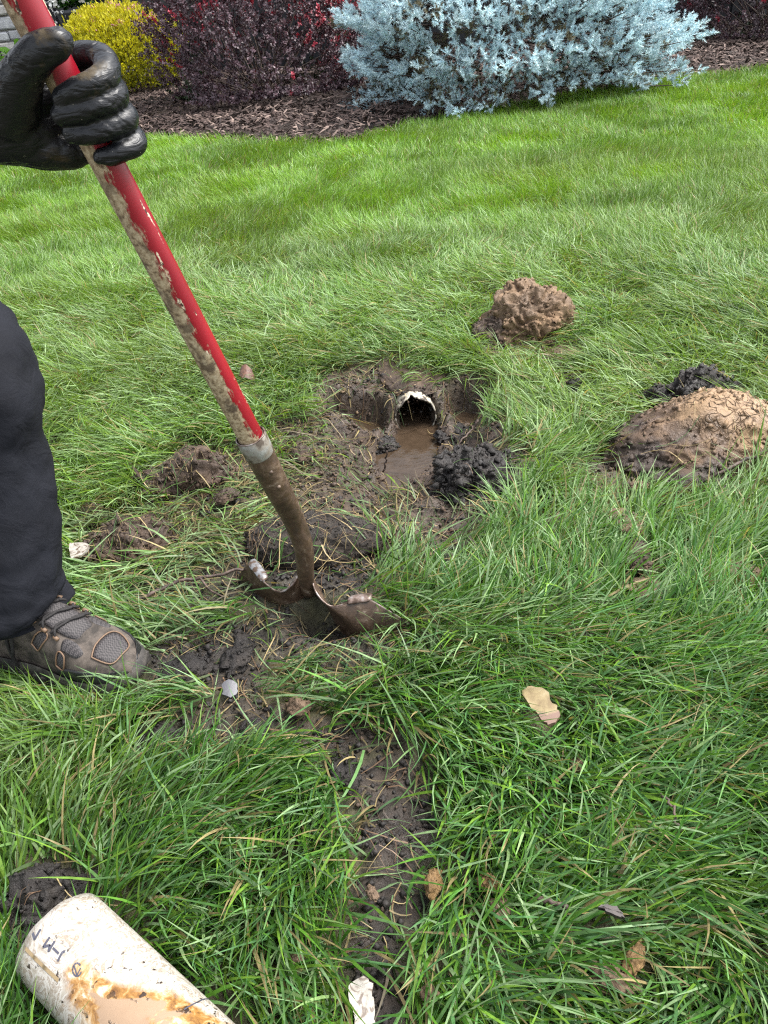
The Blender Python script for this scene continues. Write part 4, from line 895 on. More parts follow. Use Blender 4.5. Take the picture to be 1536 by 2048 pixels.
# ------------------------------------------------------------------ person: dark trousers, black gloves, hiking boots; only hand, leg and boot are in the picture
def D_(px, py, dd): return at(px, py, 1 / HDINV(min(max(py, 0), 400)) + dd)
person_base = gp(60, 1330)
k = Nd('skin'); k.set(color=(.45, .27, .19), rough=.5, sss=.1); M['skin'] = k.m
k = Nd('hair'); k.set(color=(.03, .02, .014), rough=.6); M['hair'] = k.m
k = Nd('trouser_cloth'); v = k.coord('Object'); n = k.noise(v, 9, 5, .6, .4); wv_ = k.noise(v, 700, 2)
c = k.ramp(n, [(.3, (.0034, .0038, .0058)), (.7, (.0074, .0083, .0124))])
spk = k.ramp(k.noise(v, 48, 2), [(.775, 0.), (.79, 1.)]); c = k.mix(spk, c, (.35, .36, .38))
mudt = k.ramp(k.noise(v, 5, 4, .6, .6), [(.64, 0.), (.74, .55)]); c = k.mix(mudt, c, (.045, .030, .020))
k.set(color=c, rough=.85, spec=.2); k.set(normal=k.bump(wv_, .25, .001, k.bump(k.noise(v, 22, 4, .5, 1.0), .40, .014))); M['trousers'] = k.m
k = Nd('jacket_cloth'); k.set(color=(.02, .022, .028), rough=.85); M['jacket'] = k.m
k = Nd('black_nitrile'); v = k.coord('Object'); n = k.noise(v, 60, 4, .55, .6); n2 = k.noise(v, 18, 5, .65, .5)
mudm = k.ramp(n2, [(.60, 0.), (.70, .8)]); spk = k.ramp(k.noise(v, 190, 2), [(.74, 0.), (.77, .8)])
c = k.mix(mudm, (.0055, .006, .0075), (.045, .030, .010)); c = k.mix(spk, c, (.30, .27, .22))
k.set(color=c, rough=k.mix(mudm, (.38, .38, .38), (.75, .75, .75)), spec=.36)
st = k.n('ShaderNodeMapping'); st.inputs['Scale'].default_value = (1.0, 1.0, 2.6); k.l(v, st.inputs[0])
k.set(normal=k.bump(k.noise(st.outputs[0], 30, 4, .5, 1.6), .40, .006, k.bump(n, .15, .003))); M['glove'] = k.m

def skin_mesh(name, verts, edges, radii, root, sub=2):
    me = bpy.data.meshes.new(name); me.from_pydata([tuple(p) for p in verts], edges, []); me.update()
    o = bpy.data.objects.new(name, me); COL.objects.link(o)
    m = o.modifiers.new('skin', 'SKIN'); m.use_smooth_shade = True
    sv = me.skin_vertices[0].data
    for i, r in enumerate(radii): sv[i].radius = (r, r) if not hasattr(r, '__len__') else r
    sv[root].use_root = True
    s = o.modifiers.new('sub', 'SUBSURF'); s.levels = sub; s.render_levels = sub
    dg = bpy.context.evaluated_depsgraph_get(); me2 = bpy.data.meshes.new_from_object(o.evaluated_get(dg)); bpy.data.objects.remove(o); me2.name = name
    return me2
knee_l = at(-66, 690, 1.28); ank_l = at(-8, 1195, 1.43)
pel = np.array([-1.22, 1.30, .90]); hip_l = pel + [.02, .10, -.02]; hip_r = pel + [-.02, -.10, -.02]
knee_r = np.array([-1.20, 1.02, .50]); ank_r = np.array([-1.42, 1.00, .10])
chest = np.array([-1.02, 1.22, 1.24]); neck = np.array([-.90, 1.20, 1.46]); head = np.array([-.83, 1.19, 1.62])
sh_l = np.array([-.94, 1.38, 1.38]); sh_r = np.array([-.90, 1.00, 1.38])
wr_l = D_(-95, 262, .03); hand_l = D_(60, 250, .02); el_l = np.array([-.86, 1.20, 1.07])
hr_pt = HB - hd * 0.93; wr_r = hr_pt + np.array([-.09, -.01, -.02]); el_r = np.array([-.86, .84, 1.10])
bv = [pel, (pel + chest) / 2, chest, neck, head + [0, 0, -.05], head + [.0, 0, .04], hip_l, knee_l, ank_l, hip_r, knee_r, ank_r, sh_l, el_l, wr_l, sh_r, el_r, wr_r]
be = [(0, 1), (1, 2), (2, 3), (3, 4), (4, 5), (0, 6), (6, 7), (7, 8), (0, 9), (9, 10), (10, 11), (2, 12), (12, 13), (13, 14), (2, 15), (15, 16), (16, 17)]
br = [.13, .12, .13, .055, .075, .085, .085, .058, .038, .085, .058, .038, .055, .040, .028, .055, .040, .028]
person = link('person', skin_mesh('person', bv, be, br, 0), M['skin'])
tag(person, 'person in dark trousers, black glove and hiking boot gripping the red shovel handle', 'person')
# head details
mb = MB(); V, F = ico(3); hv = V * np.array([.098, .078, .118]); hv[:, 0] += .012 * np.exp(-((V[:, 2] + .15) / .18) ** 2 - (V[:, 1] / .2) ** 2) * (V[:, 0] > .5) * 2.2
mb.add(hv + head + [.01, 0, .0], F)
for sy_ in (-1, 1):
    mb.add(V * np.array([.022, .010, .032]) + head + [-.005, sy_ * .080, -.005], F); mb.add(V * .011 + head + [.098, sy_ * .032, .012], F)
mb.add(V * np.array([.006, .026, .008]) + head + [.104, 0, -.062], F); mb.build('face', M['skin'], person)
hv = V * np.array([.108, .088, .122]); hv = hv[:]; m_ = (V[:, 0] < .35) | (V[:, 2] > .55); hv[~m_] *= .8
mb = MB(); mb.add(hv + head + [-.006, 0, .014], F); mb.build('hair', M['hair'], person)
jv = [pel + [0, 0, .06], (pel + chest) / 2, chest, neck - [0, 0, .06], sh_l, el_l, wr_l + (el_l - wr_l) * .16, sh_r, el_r, wr_r + (el_r - wr_r) * .16]
jm = skin_mesh('jacket', jv, [(0, 1), (1, 2), (2, 3), (2, 4), (4, 5), (5, 6), (2, 7), (7, 8), (8, 9)], [.165, .155, .165, .085, .080, .062, .046, .080, .062, .046], 0)
link('jacket', jm, M['jacket'], person)
# trousers: lofted legs with folds
def leg(P, R, seed, n=56, nl=90):
    P = catmull(P, 24); t = np.linspace(0, 1, len(P)); rx = np.interp(t, np.linspace(0, 1, len(R)), [r[0] for r in R]); ry = np.interp(t, np.linspace(0, 1, len(R)), [r[1] for r in R])
    ker = np.hanning(15); ker /= ker.sum(); pad = lambda a: np.convolve(np.pad(a, 7, 'edge'), ker, 'valid'); rx, ry = pad(rx), pad(ry)
    X = np.array([1.0, -.15, 0]); X /= np.linalg.norm(X); Y = np.array([.15, 1.0, 0]); Y /= np.linalg.norm(Y); V = []
    a = np.arange(n) * 2 * math.pi / n
    ca, sa = np.cos(a), np.sin(a)
    for i, p in enumerate(P):
        fold = .017 * fbm(ca * 1.3 + seed, sa * 1.3 + t[i] * 2.0, np.full(n, t[i] * 6.0), oct=3, seed=seed) + .011 * np.abs(fbm(ca * 3 + t[i] * 9, sa * 3, np.full(n, t[i] * 14.0), oct=2, seed=seed + 4))
        cuff = sstep(.80, .95, np.array([t[i]]))[0]
        drag = .019 * np.sin((t[i] * 30 + ca * 2.2 + sa * 1.3)) * cuff * (0.5 + .5 * ca) + .006 * np.sin(t[i] * 46 - ca * 3) * sstep(.35, .45, np.array([t[i]]))[0] * (1 - sstep(.5, .62, np.array([t[i]]))[0])
        rr2 = fold + drag; V.append(p + np.outer(ca * (rx[i] + rr2), X) + np.outer(sa * (ry[i] + rr2), Y))
    nP = len(P); F = [(i * n + j, i * n + (j + 1) % n, (i + 1) * n + (j + 1) % n, (i + 1) * n + j) for i in range(nP - 1) for j in range(n)]
    return np.concatenate(V), F
cuff_l = at(4, 1206, 1.375)
mb = MB(); mb.add(*leg([pel + [.0, .05, .05], hip_l + (knee_l - hip_l) * .5 + [.02, 0, .02], knee_l + [0, 0, .012], knee_l + (cuff_l - knee_l) * .45, cuff_l + [0, 0, .06], cuff_l + [0.004, 0, -.012]],
               [(.15, .15), (.105, .105), (.090, .088), (.112, .095), (.116, .100), (.104, .094)], 3))
mb.add(*leg([pel + [.0, -.05, .05], hip_r + (knee_r - hip_r) * .5, knee_r, knee_r + (ank_r - knee_r) * .5, ank_r + [0, 0, .05], ank_r], [(.15, .15), (.105, .105), (.085, .085), (.085, .083), (.10, .095), (.098, .09)], 5))
seamV = [mb.v[0].reshape(-1, 56, 3)[:, q] for q in (43, 8)]; trou = mb.build('trousers', M['trousers'], person); md = trou.modifiers.new('thick', 'SOLIDIFY'); md.thickness = .003; md.offset = -1
for sv_ in seamV:
    mb = MB(); mb.add(*tube(sv_[40:-2], .0016, 5, False)); mb.build('seam', M['trousers'], trou)
mb = MB(); hem = trou.data; hv_ = np.array([v_.co[:] for v_ in hem.vertices]); nhv = 121 * 56
ring = hv_[nhv - 56 * 5:nhv - 56 * 4]; mb.add(*tube(np.vstack([ring, ring[:1]]), .0013, 5, False)); mb.build('hem_stitch', M['trousers'], trou)
# gloves: finger and palm volumes fused into one rubber skin
def ball_chain(mb, P, R, n=20):
    """tapered capsule chain with round ends"""
    P = catmull(P, 5); R = np.interp(np.linspace(0, 1, len(P)), np.linspace(0, 1, len(R)), R)
    T, _, _ = frames(P); ext0 = [P[0] - T[0] * R[0] * math.sin(a) for a in (1.45, 1.0, .5)]; ext1 = [P[-1] + T[-1] * R[-1] * math.sin(a) for a in (.5, 1.0, 1.45)]
    rr0 = [R[0] * math.cos(a) for a in (1.45, 1.0, .5)]; rr1 = [R[-1] * math.cos(a) for a in (.5, 1.0, 1.45)]
    mb.add(*tube(np.vstack([ext0, P, ext1]), np.concatenate([rr0, R, rr1]), n))
def fuse(mb, voxel, name, smooth=4):
    me = mb.mesh(name); o = bpy.data.objects.new(name, me); COL.objects.link(o)
    m = o.modifiers.new('r', 'REMESH'); m.mode = 'VOXEL'; m.voxel_size = voxel; m.use_smooth_shade = True
    if smooth: s = o.modifiers.new('s', 'SMOOTH'); s.factor = .5; s.iterations = smooth
    dg = bpy.context.evaluated_depsgraph_get(); me2 = bpy.data.meshes.new_from_object(o.evaluated_get(dg)); bpy.data.objects.remove(o); me2.name = name
    return me2
FING = [([(120, 130, .040), (168, 108, .036), (206, 118, .020), (214, 145, -.004), (186, 166, -.028), (152, 180, -.034), (124, 196, -.033)], [.015, .0145, .0150, .0150, .0140, .0130, .0115]),
        ([(130, 175, .042), (185, 162, .038), (222, 172, .018), (231, 192, -.006), (196, 210, -.030), (155, 224, -.036), (122, 230, -.035)], [.015, .0145, .0150, .0150, .0140, .0130, .0115]),
        ([(150, 225, .042), (208, 212, .036), (243, 222, .016), (250, 240, -.006), (212, 257, -.028), (174, 268, -.034), (143, 268, -.033)], [.0145, .0140, .0145, .0145, .0135, .0125, .0110]),
        ([(180, 268, .040), (232, 258, .032), (264, 268, .014), (272, 288, -.004), (246, 302, -.022), (219, 312, -.028), (202, 314, -.028)], [.0130, .0125, .0128, .0128, .0122, .0112, .0100])]
mb = MB()
for pts, R in FING: ball_chain(mb, [D_(*p) for p in pts], R)
ball_chain(mb, [D_(-60, 262, .030), D_(0, 255, .024), D_(60, 255, .030), D_(112, 250, .042)], [.037, .043, .044, .032])
ball_chain(mb, [D_(20, 285, .016), D_(80, 295, .020), D_(140, 298, .030), D_(186, 290, .038)], [.024, .026, .024, .018])
ball_chain(mb, [D_(40, 210, .02), D_(95, 175, .042), D_(135, 150, .046)], [.034, .028, .018])
ball_chain(mb, [D_(90, 240, .040), D_(150, 205, .048)], [.030, .020])
ball_chain(mb, [D_(20, 228, .006), D_(34, 180, -.012), D_(52, 138, -.026), D_(80, 106, -.036), D_(112, 88, -.038), D_(119, 84, -.037)], [.034, .0275, .0215, .0200, .0168, .0150])
gm = fuse(mb, .0023, 'glove', 4)
gv = np.empty(len(gm.vertices) * 3); gm.vertices.foreach_get('co', gv); gv = gv.reshape(-1, 3); gn = np.empty(len(gm.vertices) * 3); gm.vertices.foreach_get('normal', gn); gn = gn.reshape(-1, 3)
q1 = gv @ np.array([CR, CU, CF]).T; wr1 = np.clip(1 - np.abs(vnoise(q1[:, 0] * 55 + 2 * vnoise(q1[:, 0] * 25, q1[:, 1] * 25, q1[:, 2] * 25), q1[:, 1] * 120, q1[:, 2] * 55, seed=5)) * 3.2, 0, 1) ** 2
wr2 = fbm(q1[:, 0] * 60, q1[:, 1] * 60, q1[:, 2] * 60, oct=2, seed=9)
gv = gv + gn * (-.0013 * wr1 * (vnoise(q1[:, 0] * 18, q1[:, 1] * 18, q1[:, 2] * 18, seed=3) > -.1) + .0009 * wr2)[:, None]; gm.vertices.foreach_set('co', gv.ravel()); gm.update()
glove = link('glove', gm, M['glove'], person)
# thumb-side creases as shallow rolls at the cuff
mb = MB()
hx_ = np.array([1.0, 0, 0]) - zl * zl[0]; hx_ /= np.linalg.norm(hx_); hy_ = np.cross(zl, hx_)
for i in range(4):                           # second glove at the top of the handle, out of the picture
    c0 = hr_pt - zl * (i * .024 - .03); ball_chain(mb, [c0 + .036 * (math.cos(t) * hx_ + math.sin(t) * hy_) for t in np.linspace(2.9, -1.6, 7)], [.0135, .013, .013, .013, .0125, .012, .011], 12)
ball_chain(mb, [hr_pt - hx_ * .045 - zl * .03, hr_pt - hx_ * .05 + zl * .04], [.026, .026]); ball_chain(mb, [wr_r, hr_pt - hx_ * .05], [.03, .034])
ball_chain(mb, [hr_pt - hx_ * .04 + zl * .05, hr_pt + hy_ * -.034 + zl * .07, hr_pt + hx_ * .03 - hy_ * .015 + zl * .075], [.018, .015, .012])
link('glove', fuse(mb, .004, 'glove', 3), M['glove'], person)

# hiking boot, built along +x (toe) then set down
k = Nd('taupe_suede'); v = k.coord('Object'); n = k.noise(v, 40, 5, .6)
k.set(color=k.ramp(n, [(.38, (.022, .017, .013)), (.54, (.078, .062, .050)), (.8, (.118, .098, .083))]), rough=.8, normal=k.bump(k.noise(v, 300, 3), .3, .001)); M['suede'] = k.m
k = Nd('black_mesh_cloth'); v = k.coord('Object'); ck = k.n('ShaderNodeTexChecker'); ck.inputs['Scale'].default_value = 420; k.l(v, ck.inputs[0])
k.set(color=k.mix(ck.outputs['Fac'], (.012, .010, .011), (.055, .048, .048)), rough=.7); M['mesh'] = k.m
k = Nd('orange_piping'); k.set(color=(.14, .085, .05), rough=.6); M['piping'] = k.m
k = Nd('sole_rubber'); v = k.coord('Object'); n = k.noise(v, 60, 5); k.set(color=k.ramp(n, [(.35, (.022, .020, .019)), (.65, (.075, .066, .058))]), rough=.75, normal=k.bump(n, .5, .003)); M['sole'] = k.m
k = Nd('black_rubber'); k.set(color=(.012, .012, .013), rough=.5); M['rubber'] = k.m
k = Nd('lace'); k.set(color=(.014, .012, .012), rough=.8); M['lace'] = k.m
bxs = np.array([0, .02, .05, .09, .13, .165, .20, .235, .265, .285, .297, .303]); bhw = np.array([.018, .032, .038, .039, .040, .044, .049, .051, .047, .038, .024, .006])
btp = np.array([.125, .145, .160, .165, .150, .122, .100, .084, .072, .062, .052, .042]); ZS = .030
ctr = lambda x: .012 * math.sin((x - .05) * 9)
def upper(x, a, off=0.0):          # a: 0 right side (towards the viewer) .. pi left side
    hw = np.interp(x, bxs, bhw) + off; tp = np.interp(x, bxs, btp) - ZS + off; c, s = math.cos(a), math.sin(a); e = .72
    rise = abs(s) ** (e if x > .14 else .62); tuck = 1 - .14 * (rise ** 2) * (x < .16)
    return np.array([x, ctr(x) - math.copysign(abs(c) ** .8, c) * hw * tuck, ZS + tp * rise])
bx_m = Matrix.Identity(4)
toe = gp(274, 1386); heel = toe + (gp(-20, 1296) - toe) / np.linalg.norm(gp(-20, 1296) - toe) * .34
fx = (toe - heel) / np.linalg.norm(toe - heel); fy = np.cross([0, 0, 1.0], fx)
def boot_at(heel, fx, fy, z0):
    Mt = Matrix(((fx[0], fy[0], 0, heel[0]), (fx[1], fy[1], 0, heel[1]), (fx[2], fy[2], 1, z0), (0, 0, 0, 1))) @ Matrix.Diagonal((1.13, 1.16, 1.13, 1))
    root = bpy.data.objects.new('hiking_boot', None); COL.objects.link(root); root.parent = person; root.matrix_basis = Mt
    def part(name, me, mat, parent=root):
        o = bpy.data.objects.new(name, me); COL.objects.link(o); me.materials.append(M[mat]); o.parent = parent; return o
    X = np.linspace(0.0, .303, 60); A = np.linspace(0, math.pi, 40)
    V = [upper(x, a) for x in X for a in A]; F = [(i * 40 + j, i * 40 + j + 1, (i + 1) * 40 + j + 1, (i + 1) * 40 + j) for i in range(59) for j in range(39)]
    up_ = part('upper', mesh_np('upper', V, F), 'suede')
    mb = MB(); n_ = 80; out = []
    for i in range(n_):                     # sole outline
        t = i / n_; x = .303 * (1 - abs(2 * t - 1)) * 1.02 - .004; sg = -1 if t < .5 else 1; out.append((x, ctr(x) + sg * (np.interp(x, bxs, bhw) + .006)))
    for (z_, s) in ((0.0, .93), (.008, 1.0), (.020, 1.02), (.034, 1.0), (.038, .95)):
        mb.v.append(np.array([((x - .15) * s + .15, y * s, z_ + .012 * max(0, (x - .25) / .05) ** 2 * .5) for x, y in out])); mb.n += n_
    for j in range(4):
        for i in range(n_): mb.f.append((j * n_ + i, j * n_ + (i + 1) % n_, (j + 1) * n_ + (i + 1) % n_, (j + 1) * n_ + i))
    mb.f.append(tuple(range(n_ - 1, -1, -1)))
    sole = part('sole', mb.mesh('sole'), 'sole')
    mb = MB()
    for i in range(2, 17):                  # lugs along both sides
        x = i * .0175
        for sg in (-1, 1): mb.add(*box((x, ctr(x) + sg * (np.interp(x, bxs, bhw) + .005), .010), (.011, .010, .020)))
    part('lugs', mb.mesh('lugs', False), 'sole')['kind'] = 'stuff'
    def patch(name, poly, mat, off=.003, parent=root, pipe=None):
        P = np.array(poly, float); c = P.mean(0); n2 = len(P); Q = catmull(np.vstack([P, P[:1]]), 4)[:-1]; m2 = len(Q); V = []; F = []
        for s, o_ in ((1.0, -.001), (.97, off * .8), (.7, off), (.35, off)):
            for q in Q: w_ = c + (q - c) * s; V.append(upper(w_[0], w_[1], o_))
        V.append(upper(c[0], c[1], off))
        for j in range(3):
            for i in range(m2): F.append((j * m2 + i, j * m2 + (i + 1) % m2, (j + 1) * m2 + (i + 1) % m2, (j + 1) * m2 + i))
        for i in range(m2): F.append((3 * m2 + i, 3 * m2 + (i + 1) % m2, 4 * m2))
        o = part(name, mesh_np(name, V, F), mat, parent)
        if pipe:
            mb = MB(); mb.add(*tube([upper(q[0], q[1], .0022) for q in np.vstack([Q, Q[:1]])], .0013, 6, False)); part('piping', mb.mesh('piping'), pipe)
        return o
    for side in (0, 1):
        f = (lambda P: P) if side == 0 else (lambda P: [(x, math.pi - a) for x, a in P])
        patch('mesh_panel', f([(.205, .75), (.232, .78), (.240, 1.05), (.222, 1.22), (.205, 1.12)]), 'mesh', .0012)
        patch('mesh_panel', f([(.196, .25), (.210, .22), (.214, .62), (.203, .70)]), 'mesh', .0012, pipe='piping')
        patch('mesh_panel', f([(.150, .40), (.163, .35), (.182, .85), (.172, .95)]), 'mesh', .0012, pipe='piping')
        patch('mesh_panel', f([(.105, .55), (.120, .48), (.145, .95), (.135, 1.02)]), 'mesh', .0012, pipe='piping')
        patch('mesh_panel', f([(.045, .55), (.065, .45), (.110, .85), (.100, .98)]), 'mesh', .0012, pipe='piping')
        patch('toe_bumper', f([(.185, .02), (.25, .02), (.296, .05), (.300, .80), (.284, .66), (.250, .46), (.212, .26)]), 'rubber', .0030)
    patch('toe_mesh', [(.255, 1.05), (.283, 1.10), (.287, 1.57), (.283, 2.04), (.255, 2.09), (.248, 1.57)], 'mesh', .0014, pipe='piping')
    patch('tongue', [(.10, 1.25), (.15, 1.15), (.215, 1.25), (.222, 1.57), (.215, 1.9), (.15, 2.0), (.10, 1.9)], 'mesh', .004)
    for i, x in enumerate((.118, .138, .158, .178, .198)):       # lacing
        mb = MB(); mb.add(*tube([upper(x + .008 * math.sin(q * 3), a, .0075) for q, a in zip(np.linspace(-1, 1, 9), np.linspace(1.05, 2.1, 9))], .0022, 6)); part('lace', mb.mesh('lace'), 'lace')
        mb = MB(); mb.add(*tube([upper(x - .010 + .020 * t, a, .0070) for t, a in zip(np.linspace(0, 1, 9), np.linspace(1.05, 2.1, 9))], .0022, 6)); part('lace', mb.mesh('lace'), 'lace')
        for a in (1.03, 2.11): mb = MB(); mb.add(*tube([upper(x - .004, a, .006), upper(x + .004, a, .007)], .0034, 8)); part('eyelet', mb.mesh('eyelet'), 'piping')
    mb = MB()                                   # hanging bow ends
    mb.add(*tube(catmull([upper(.13, 1.2, .010), upper(.128, .9, .014), upper(.122, .5, .012), upper(.112, .2, .012), upper(.105, .0, .006) - [0, 0, .02]], 5), .0028, 6)); mb.add(*tube(catmull([upper(.135, 1.3, .012), upper(.137, .9, .016), upper(.130, .45, .014), upper(.118, .1, .014)], 5), .0026, 6))
    mb.add(*tube(catmull([upper(.13, 1.4, .010), upper(.14, 1.6, .03), upper(.165, 1.75, .035), upper(.16, 1.5, .018)], 5), .0026, 6)); part('lace_bow', mb.mesh('lace_bow'), 'lace')
    mb = MB(); mb.add(*tube([upper(x_, math.pi / 2, -.004) * np.array([1, 1, 1]) for x_ in (.03, .06, .10)], [.034, .038, .034], 16)); V, F = ico(3)
    mb.add(V * np.array([.058, .040, .060]) + np.array([.070, ctr(.07), .150]), F); part('collar', mb.mesh('collar'), 'mesh')
    return root
boot_at(heel, fx, fy, .010)
boot_at(ank_r + np.array([-.06, 0, -.10]), np.array([.97, -.24, 0]), np.array([.24, .97, 0]), .005)
CAPS.append((heel + fx * .02 + [0, 0, .045], toe - fx * .05 + [0, 0, .035], .054)); CAPS.append((toe - fx * .08 + [0, 0, .03], toe - fx * .035 + [0, 0, .03], .048))
CAPS.append((cuff_l, cuff_l + [0, 0, .3], .10))
# ------------------------------------------------------------------ lawn
def hgrid(x, y, Z):
    i = np.clip(np.searchsorted(gx, x) - 1, 0, nx - 2); j = np.clip(np.searchsorted(gy, y) - 1, 0, ny - 2)
    tx = np.clip((x - gx[i]) / (gx[i + 1] - gx[i]), 0, 1); ty = np.clip((y - gy[j]) / (gy[j + 1] - gy[j]), 0, 1); q = j * nx + i
    return Z[q] * (1 - tx) * (1 - ty) + Z[q + 1] * tx * (1 - ty) + Z[q + nx] * (1 - tx) * ty + Z[q + nx + 1] * tx * ty
# how the grass lies: place in the photo, direction the tips point there, flatness, reach in metres
LIE = [(1250, 1700, -.1, 1, .85, .22), (1130, 1950, -.3, 1, .6, .2), (1420, 1900, .4, 1, .6, .2), (1000, 1400, -1, .5, .85, .2), (1250, 1350, 1, .5, .6, .2), (1450, 1400, .5, -1, .3, .25),
       (1060, 880, .5, -1, .25, .10), (1180, 960, 1, .45, .8, .16), (1300, 700, -1, .5, .75, .35), (1100, 620, -.8, .6, .7, .3), (830, 660, .1, 1, .75, .22), (600, 620, -1, -.25, .7, .4),
       (350, 750, -.9, .3, .7, .35), (250, 900, .8, .4, .55, .3), (480, 1020, -1, .5, .9, .16), (380, 1120, -1, .55, .9, .14), (330, 1260, -1, .7, .9, .15), (420, 1250, -.9, .8, .9, .14), (560, 1200, -.6, .9, .8, .1),
       (250, 1430, -1, .4, .85, .18), (120, 1650, .2, -1, .25, .25), (420, 1600, .9, .35, .6, .2), (600, 1640, 1, .3, .7, .15), (500, 1800, .1, 1, .5, .2), (640, 1850, .1, 1, .7, .15), (330, 1750, .1, -1, .3, .2),
       (900, 1250, .4, 1, .6, .2), (960, 1130, .3, -1, .3, .15), (1150, 1180, .2, -1, .3, .15), (1350, 1100, .6, -.7, .4, .25), (760, 1250, .4, -.8, .5, .12), (900, 1700, .7, .8, .6, .15), (1000, 1600, 1, .5, .8, .2),
       (680, 730, .5, 1, .8, .15), (950, 720, -.2, 1, .7, .15), (620, 820, .7, .8, .85, .15), (1000, 800, .3, -.9, .35, .1)]
LP = np.array([gp(a, b)[:2] for a, b, *_ in LIE]); LDv = []
for a, b, dx, dy, f, r in LIE:
    d = (gp(a + dx * 10, b + dy * 10) - gp(a, b))[:2]
    if dy < 0 and f < .5: d = d * .6
    LDv.append(d / np.linalg.norm(d))
LDv = np.array(LDv); LFl = np.array([l[4] for l in LIE]); LR = np.array([l[5] for l in LIE])
def lie(x, y):
    d2 = (x[:, None] - LP[:, 0]) ** 2 + (y[:, None] - LP[:, 1]) ** 2; wgt = np.exp(-d2 / (2 * (LR * 1.1) ** 2)); ws = wgt.sum(1)
    na_ = fbm(x * 1.3, y * 1.3, seed=51, oct=3, gain=.75) * 7.0 + 2.0; nw = np.exp(-ws * 2.0) * .8 + .05
    vx = wgt @ LDv[:, 0] + nw * np.cos(na_); vy = wgt @ LDv[:, 1] + nw * np.sin(na_)
    base = np.interp(y, [0, .7, 1.6, 2.6, 3.4, 4.6, 9], [.45, .58, .72, .76, .48, .22, .14]) + .60 * fbm(x * 2.2, y * 2.2, seed=53, oct=3, gain=.8) * (1 - .6 * sstep(3, 5, y))
    fl = (wgt @ LFl + base * .5) / (ws + .5); return np.arctan2(vy, vx), np.clip(fl, 0, 1)
def scatter(y0, y1, dens):
    hw = .60 * y1 + .42; n = int((y1 - y0) * 2 * hw * dens); x = RNG.uniform(-hw, hw, n); y = RNG.uniform(y0, y1, n); k_ = np.abs(x) < .60 * y + .42; return x[k_], y[k_]
def blades(x, y, nseg, wscale, lscale, seed):
    s_ = hgrid(x, y, sm); z = hgrid(x, y, GZ); bk = hgrid(x, y, sb)
    r = RNG.random(len(x)); ragged = fbm(x * 20, y * 20, seed=seed + 2)
    keep = (r < np.where(s_ > .3, np.clip(.62 - 1.25 * (s_ - .3), .10, 1) + .16 * ragged, 1) * np.where(z < -.05, .30, 1)) & (z > ZW + .012) & (bed_in(x, y) < .03 + .05 * ragged)
    x, y, s_, z, bk = x[keep], y[keep], s_[keep], z[keep], bk[keep]; n = len(x)
    phi, fl = lie(x, y); fl = np.clip(fl + .18 * RNG.standard_normal(n) + .35 * s_, 0, 1)
    phi = phi + RNG.standard_normal(n) * (.62 - .22 * fl) + 2.2 * fbm(x * 8, y * 8, seed=55, oct=2) * (y < 3.5) + np.where(RNG.random(n) < .18, RNG.uniform(-2.5, 2.5, n), 0)
    clump = 1.5 * fbm(x * 6, y * 6, seed=57, oct=3, gain=.7)
    Lb = lscale * RNG.uniform(.55, 1.25, n) * (1 + .35 * clump) * np.where(s_ > .4, .75, 1)
    th0 = np.radians(4 + 66 * fl + 10 * RNG.standard_normal(n)); th1 = np.clip(th0 + np.radians(22 + 34 * RNG.random(n) - 8 * fl), 0, np.radians(118))
    th0 = np.clip(th0, -.25, np.radians(86))
    Wd = wscale * RNG.uniform(.65, 1.35, n)
    zz_ = z + fl * RNG.random(n) ** 1.3 * .040 * (1 - .6 * s_) - .004
    P = np.zeros((n, nseg + 1, 3)); P[:, 0] = np.stack([x, y, zz_], 1); cphi, sphi = np.cos(phi), np.sin(phi); curl = RNG.normal(0, .28, n)
    for k_ in range(nseg):
        u = (k_ + .5) / nseg; th = th0 + (th1 - th0) * u; ph = phi + curl * u * 1.6; st = Lb / nseg
        P[:, k_ + 1] = P[:, k_] + np.stack([np.sin(th) * np.cos(ph), np.sin(th) * np.sin(ph), np.cos(th)], 1) * st[:, None]
    for k_ in range(1, nseg + 1):
        P[:, k_, 2] = np.maximum(P[:, k_, 2], hgrid(P[:, k_, 0], P[:, k_, 1], GZ) + .003 + .004 * RNG.random(n))
    ok = np.ones(n, bool); Q = P.reshape(-1, 3); small = y < 3.2
    if small.any():
        bad = np.zeros(len(Q), bool)
        for a, b, rad in CAPS:
            a, b = np.asarray(a), np.asarray(b); d = b - a; t = np.clip((Q - a) @ d / (d @ d), 0, 1); bad |= np.linalg.norm(Q - a - t[:, None] * d, axis=1) < rad
        for c, R, rot in ELLS:
            q = Q - c; cr_, sr_ = math.cos(rot), math.sin(rot); u = (q[:, 0] * cr_ + q[:, 1] * sr_) / R[0]; v_ = (-q[:, 0] * sr_ + q[:, 1] * cr_) / R[1]; w_ = q[:, 2] / R[2]
            bad |= (u * u + v_ * v_ + np.where(w_ > 0, w_ * w_, 0) < .9) & (w_ > -1)
        ok = ~bad.reshape(n, nseg + 1).any(1)
        st_ = np.maximum(hgrid(P[:, -1, 0], P[:, -1, 1], sm), hgrid(P[:, nseg // 2 + 1, 0], P[:, nseg // 2 + 1, 1], sm)); ok &= RNG.random(n) > (.66 + .10 * (y < .85)) * sstep(.3, .85, st_)
    P, s_, bk, fl, x, y, Wd, phi = P[ok], s_[ok], bk[ok], fl[ok], x[ok], y[ok], Wd[ok], phi[ok]; n = len(P)
    roll = RNG.normal(0, .7, n); S = np.stack([-np.sin(phi) * np.cos(roll), np.cos(phi) * np.cos(roll), np.sin(roll)], 1)
    prof = np.array({5: [.75, 1, .95, .78, .45], 4: [.8, 1, .85, .5], 3: [.9, 1, .6], 2: [1, .8]}[nseg])
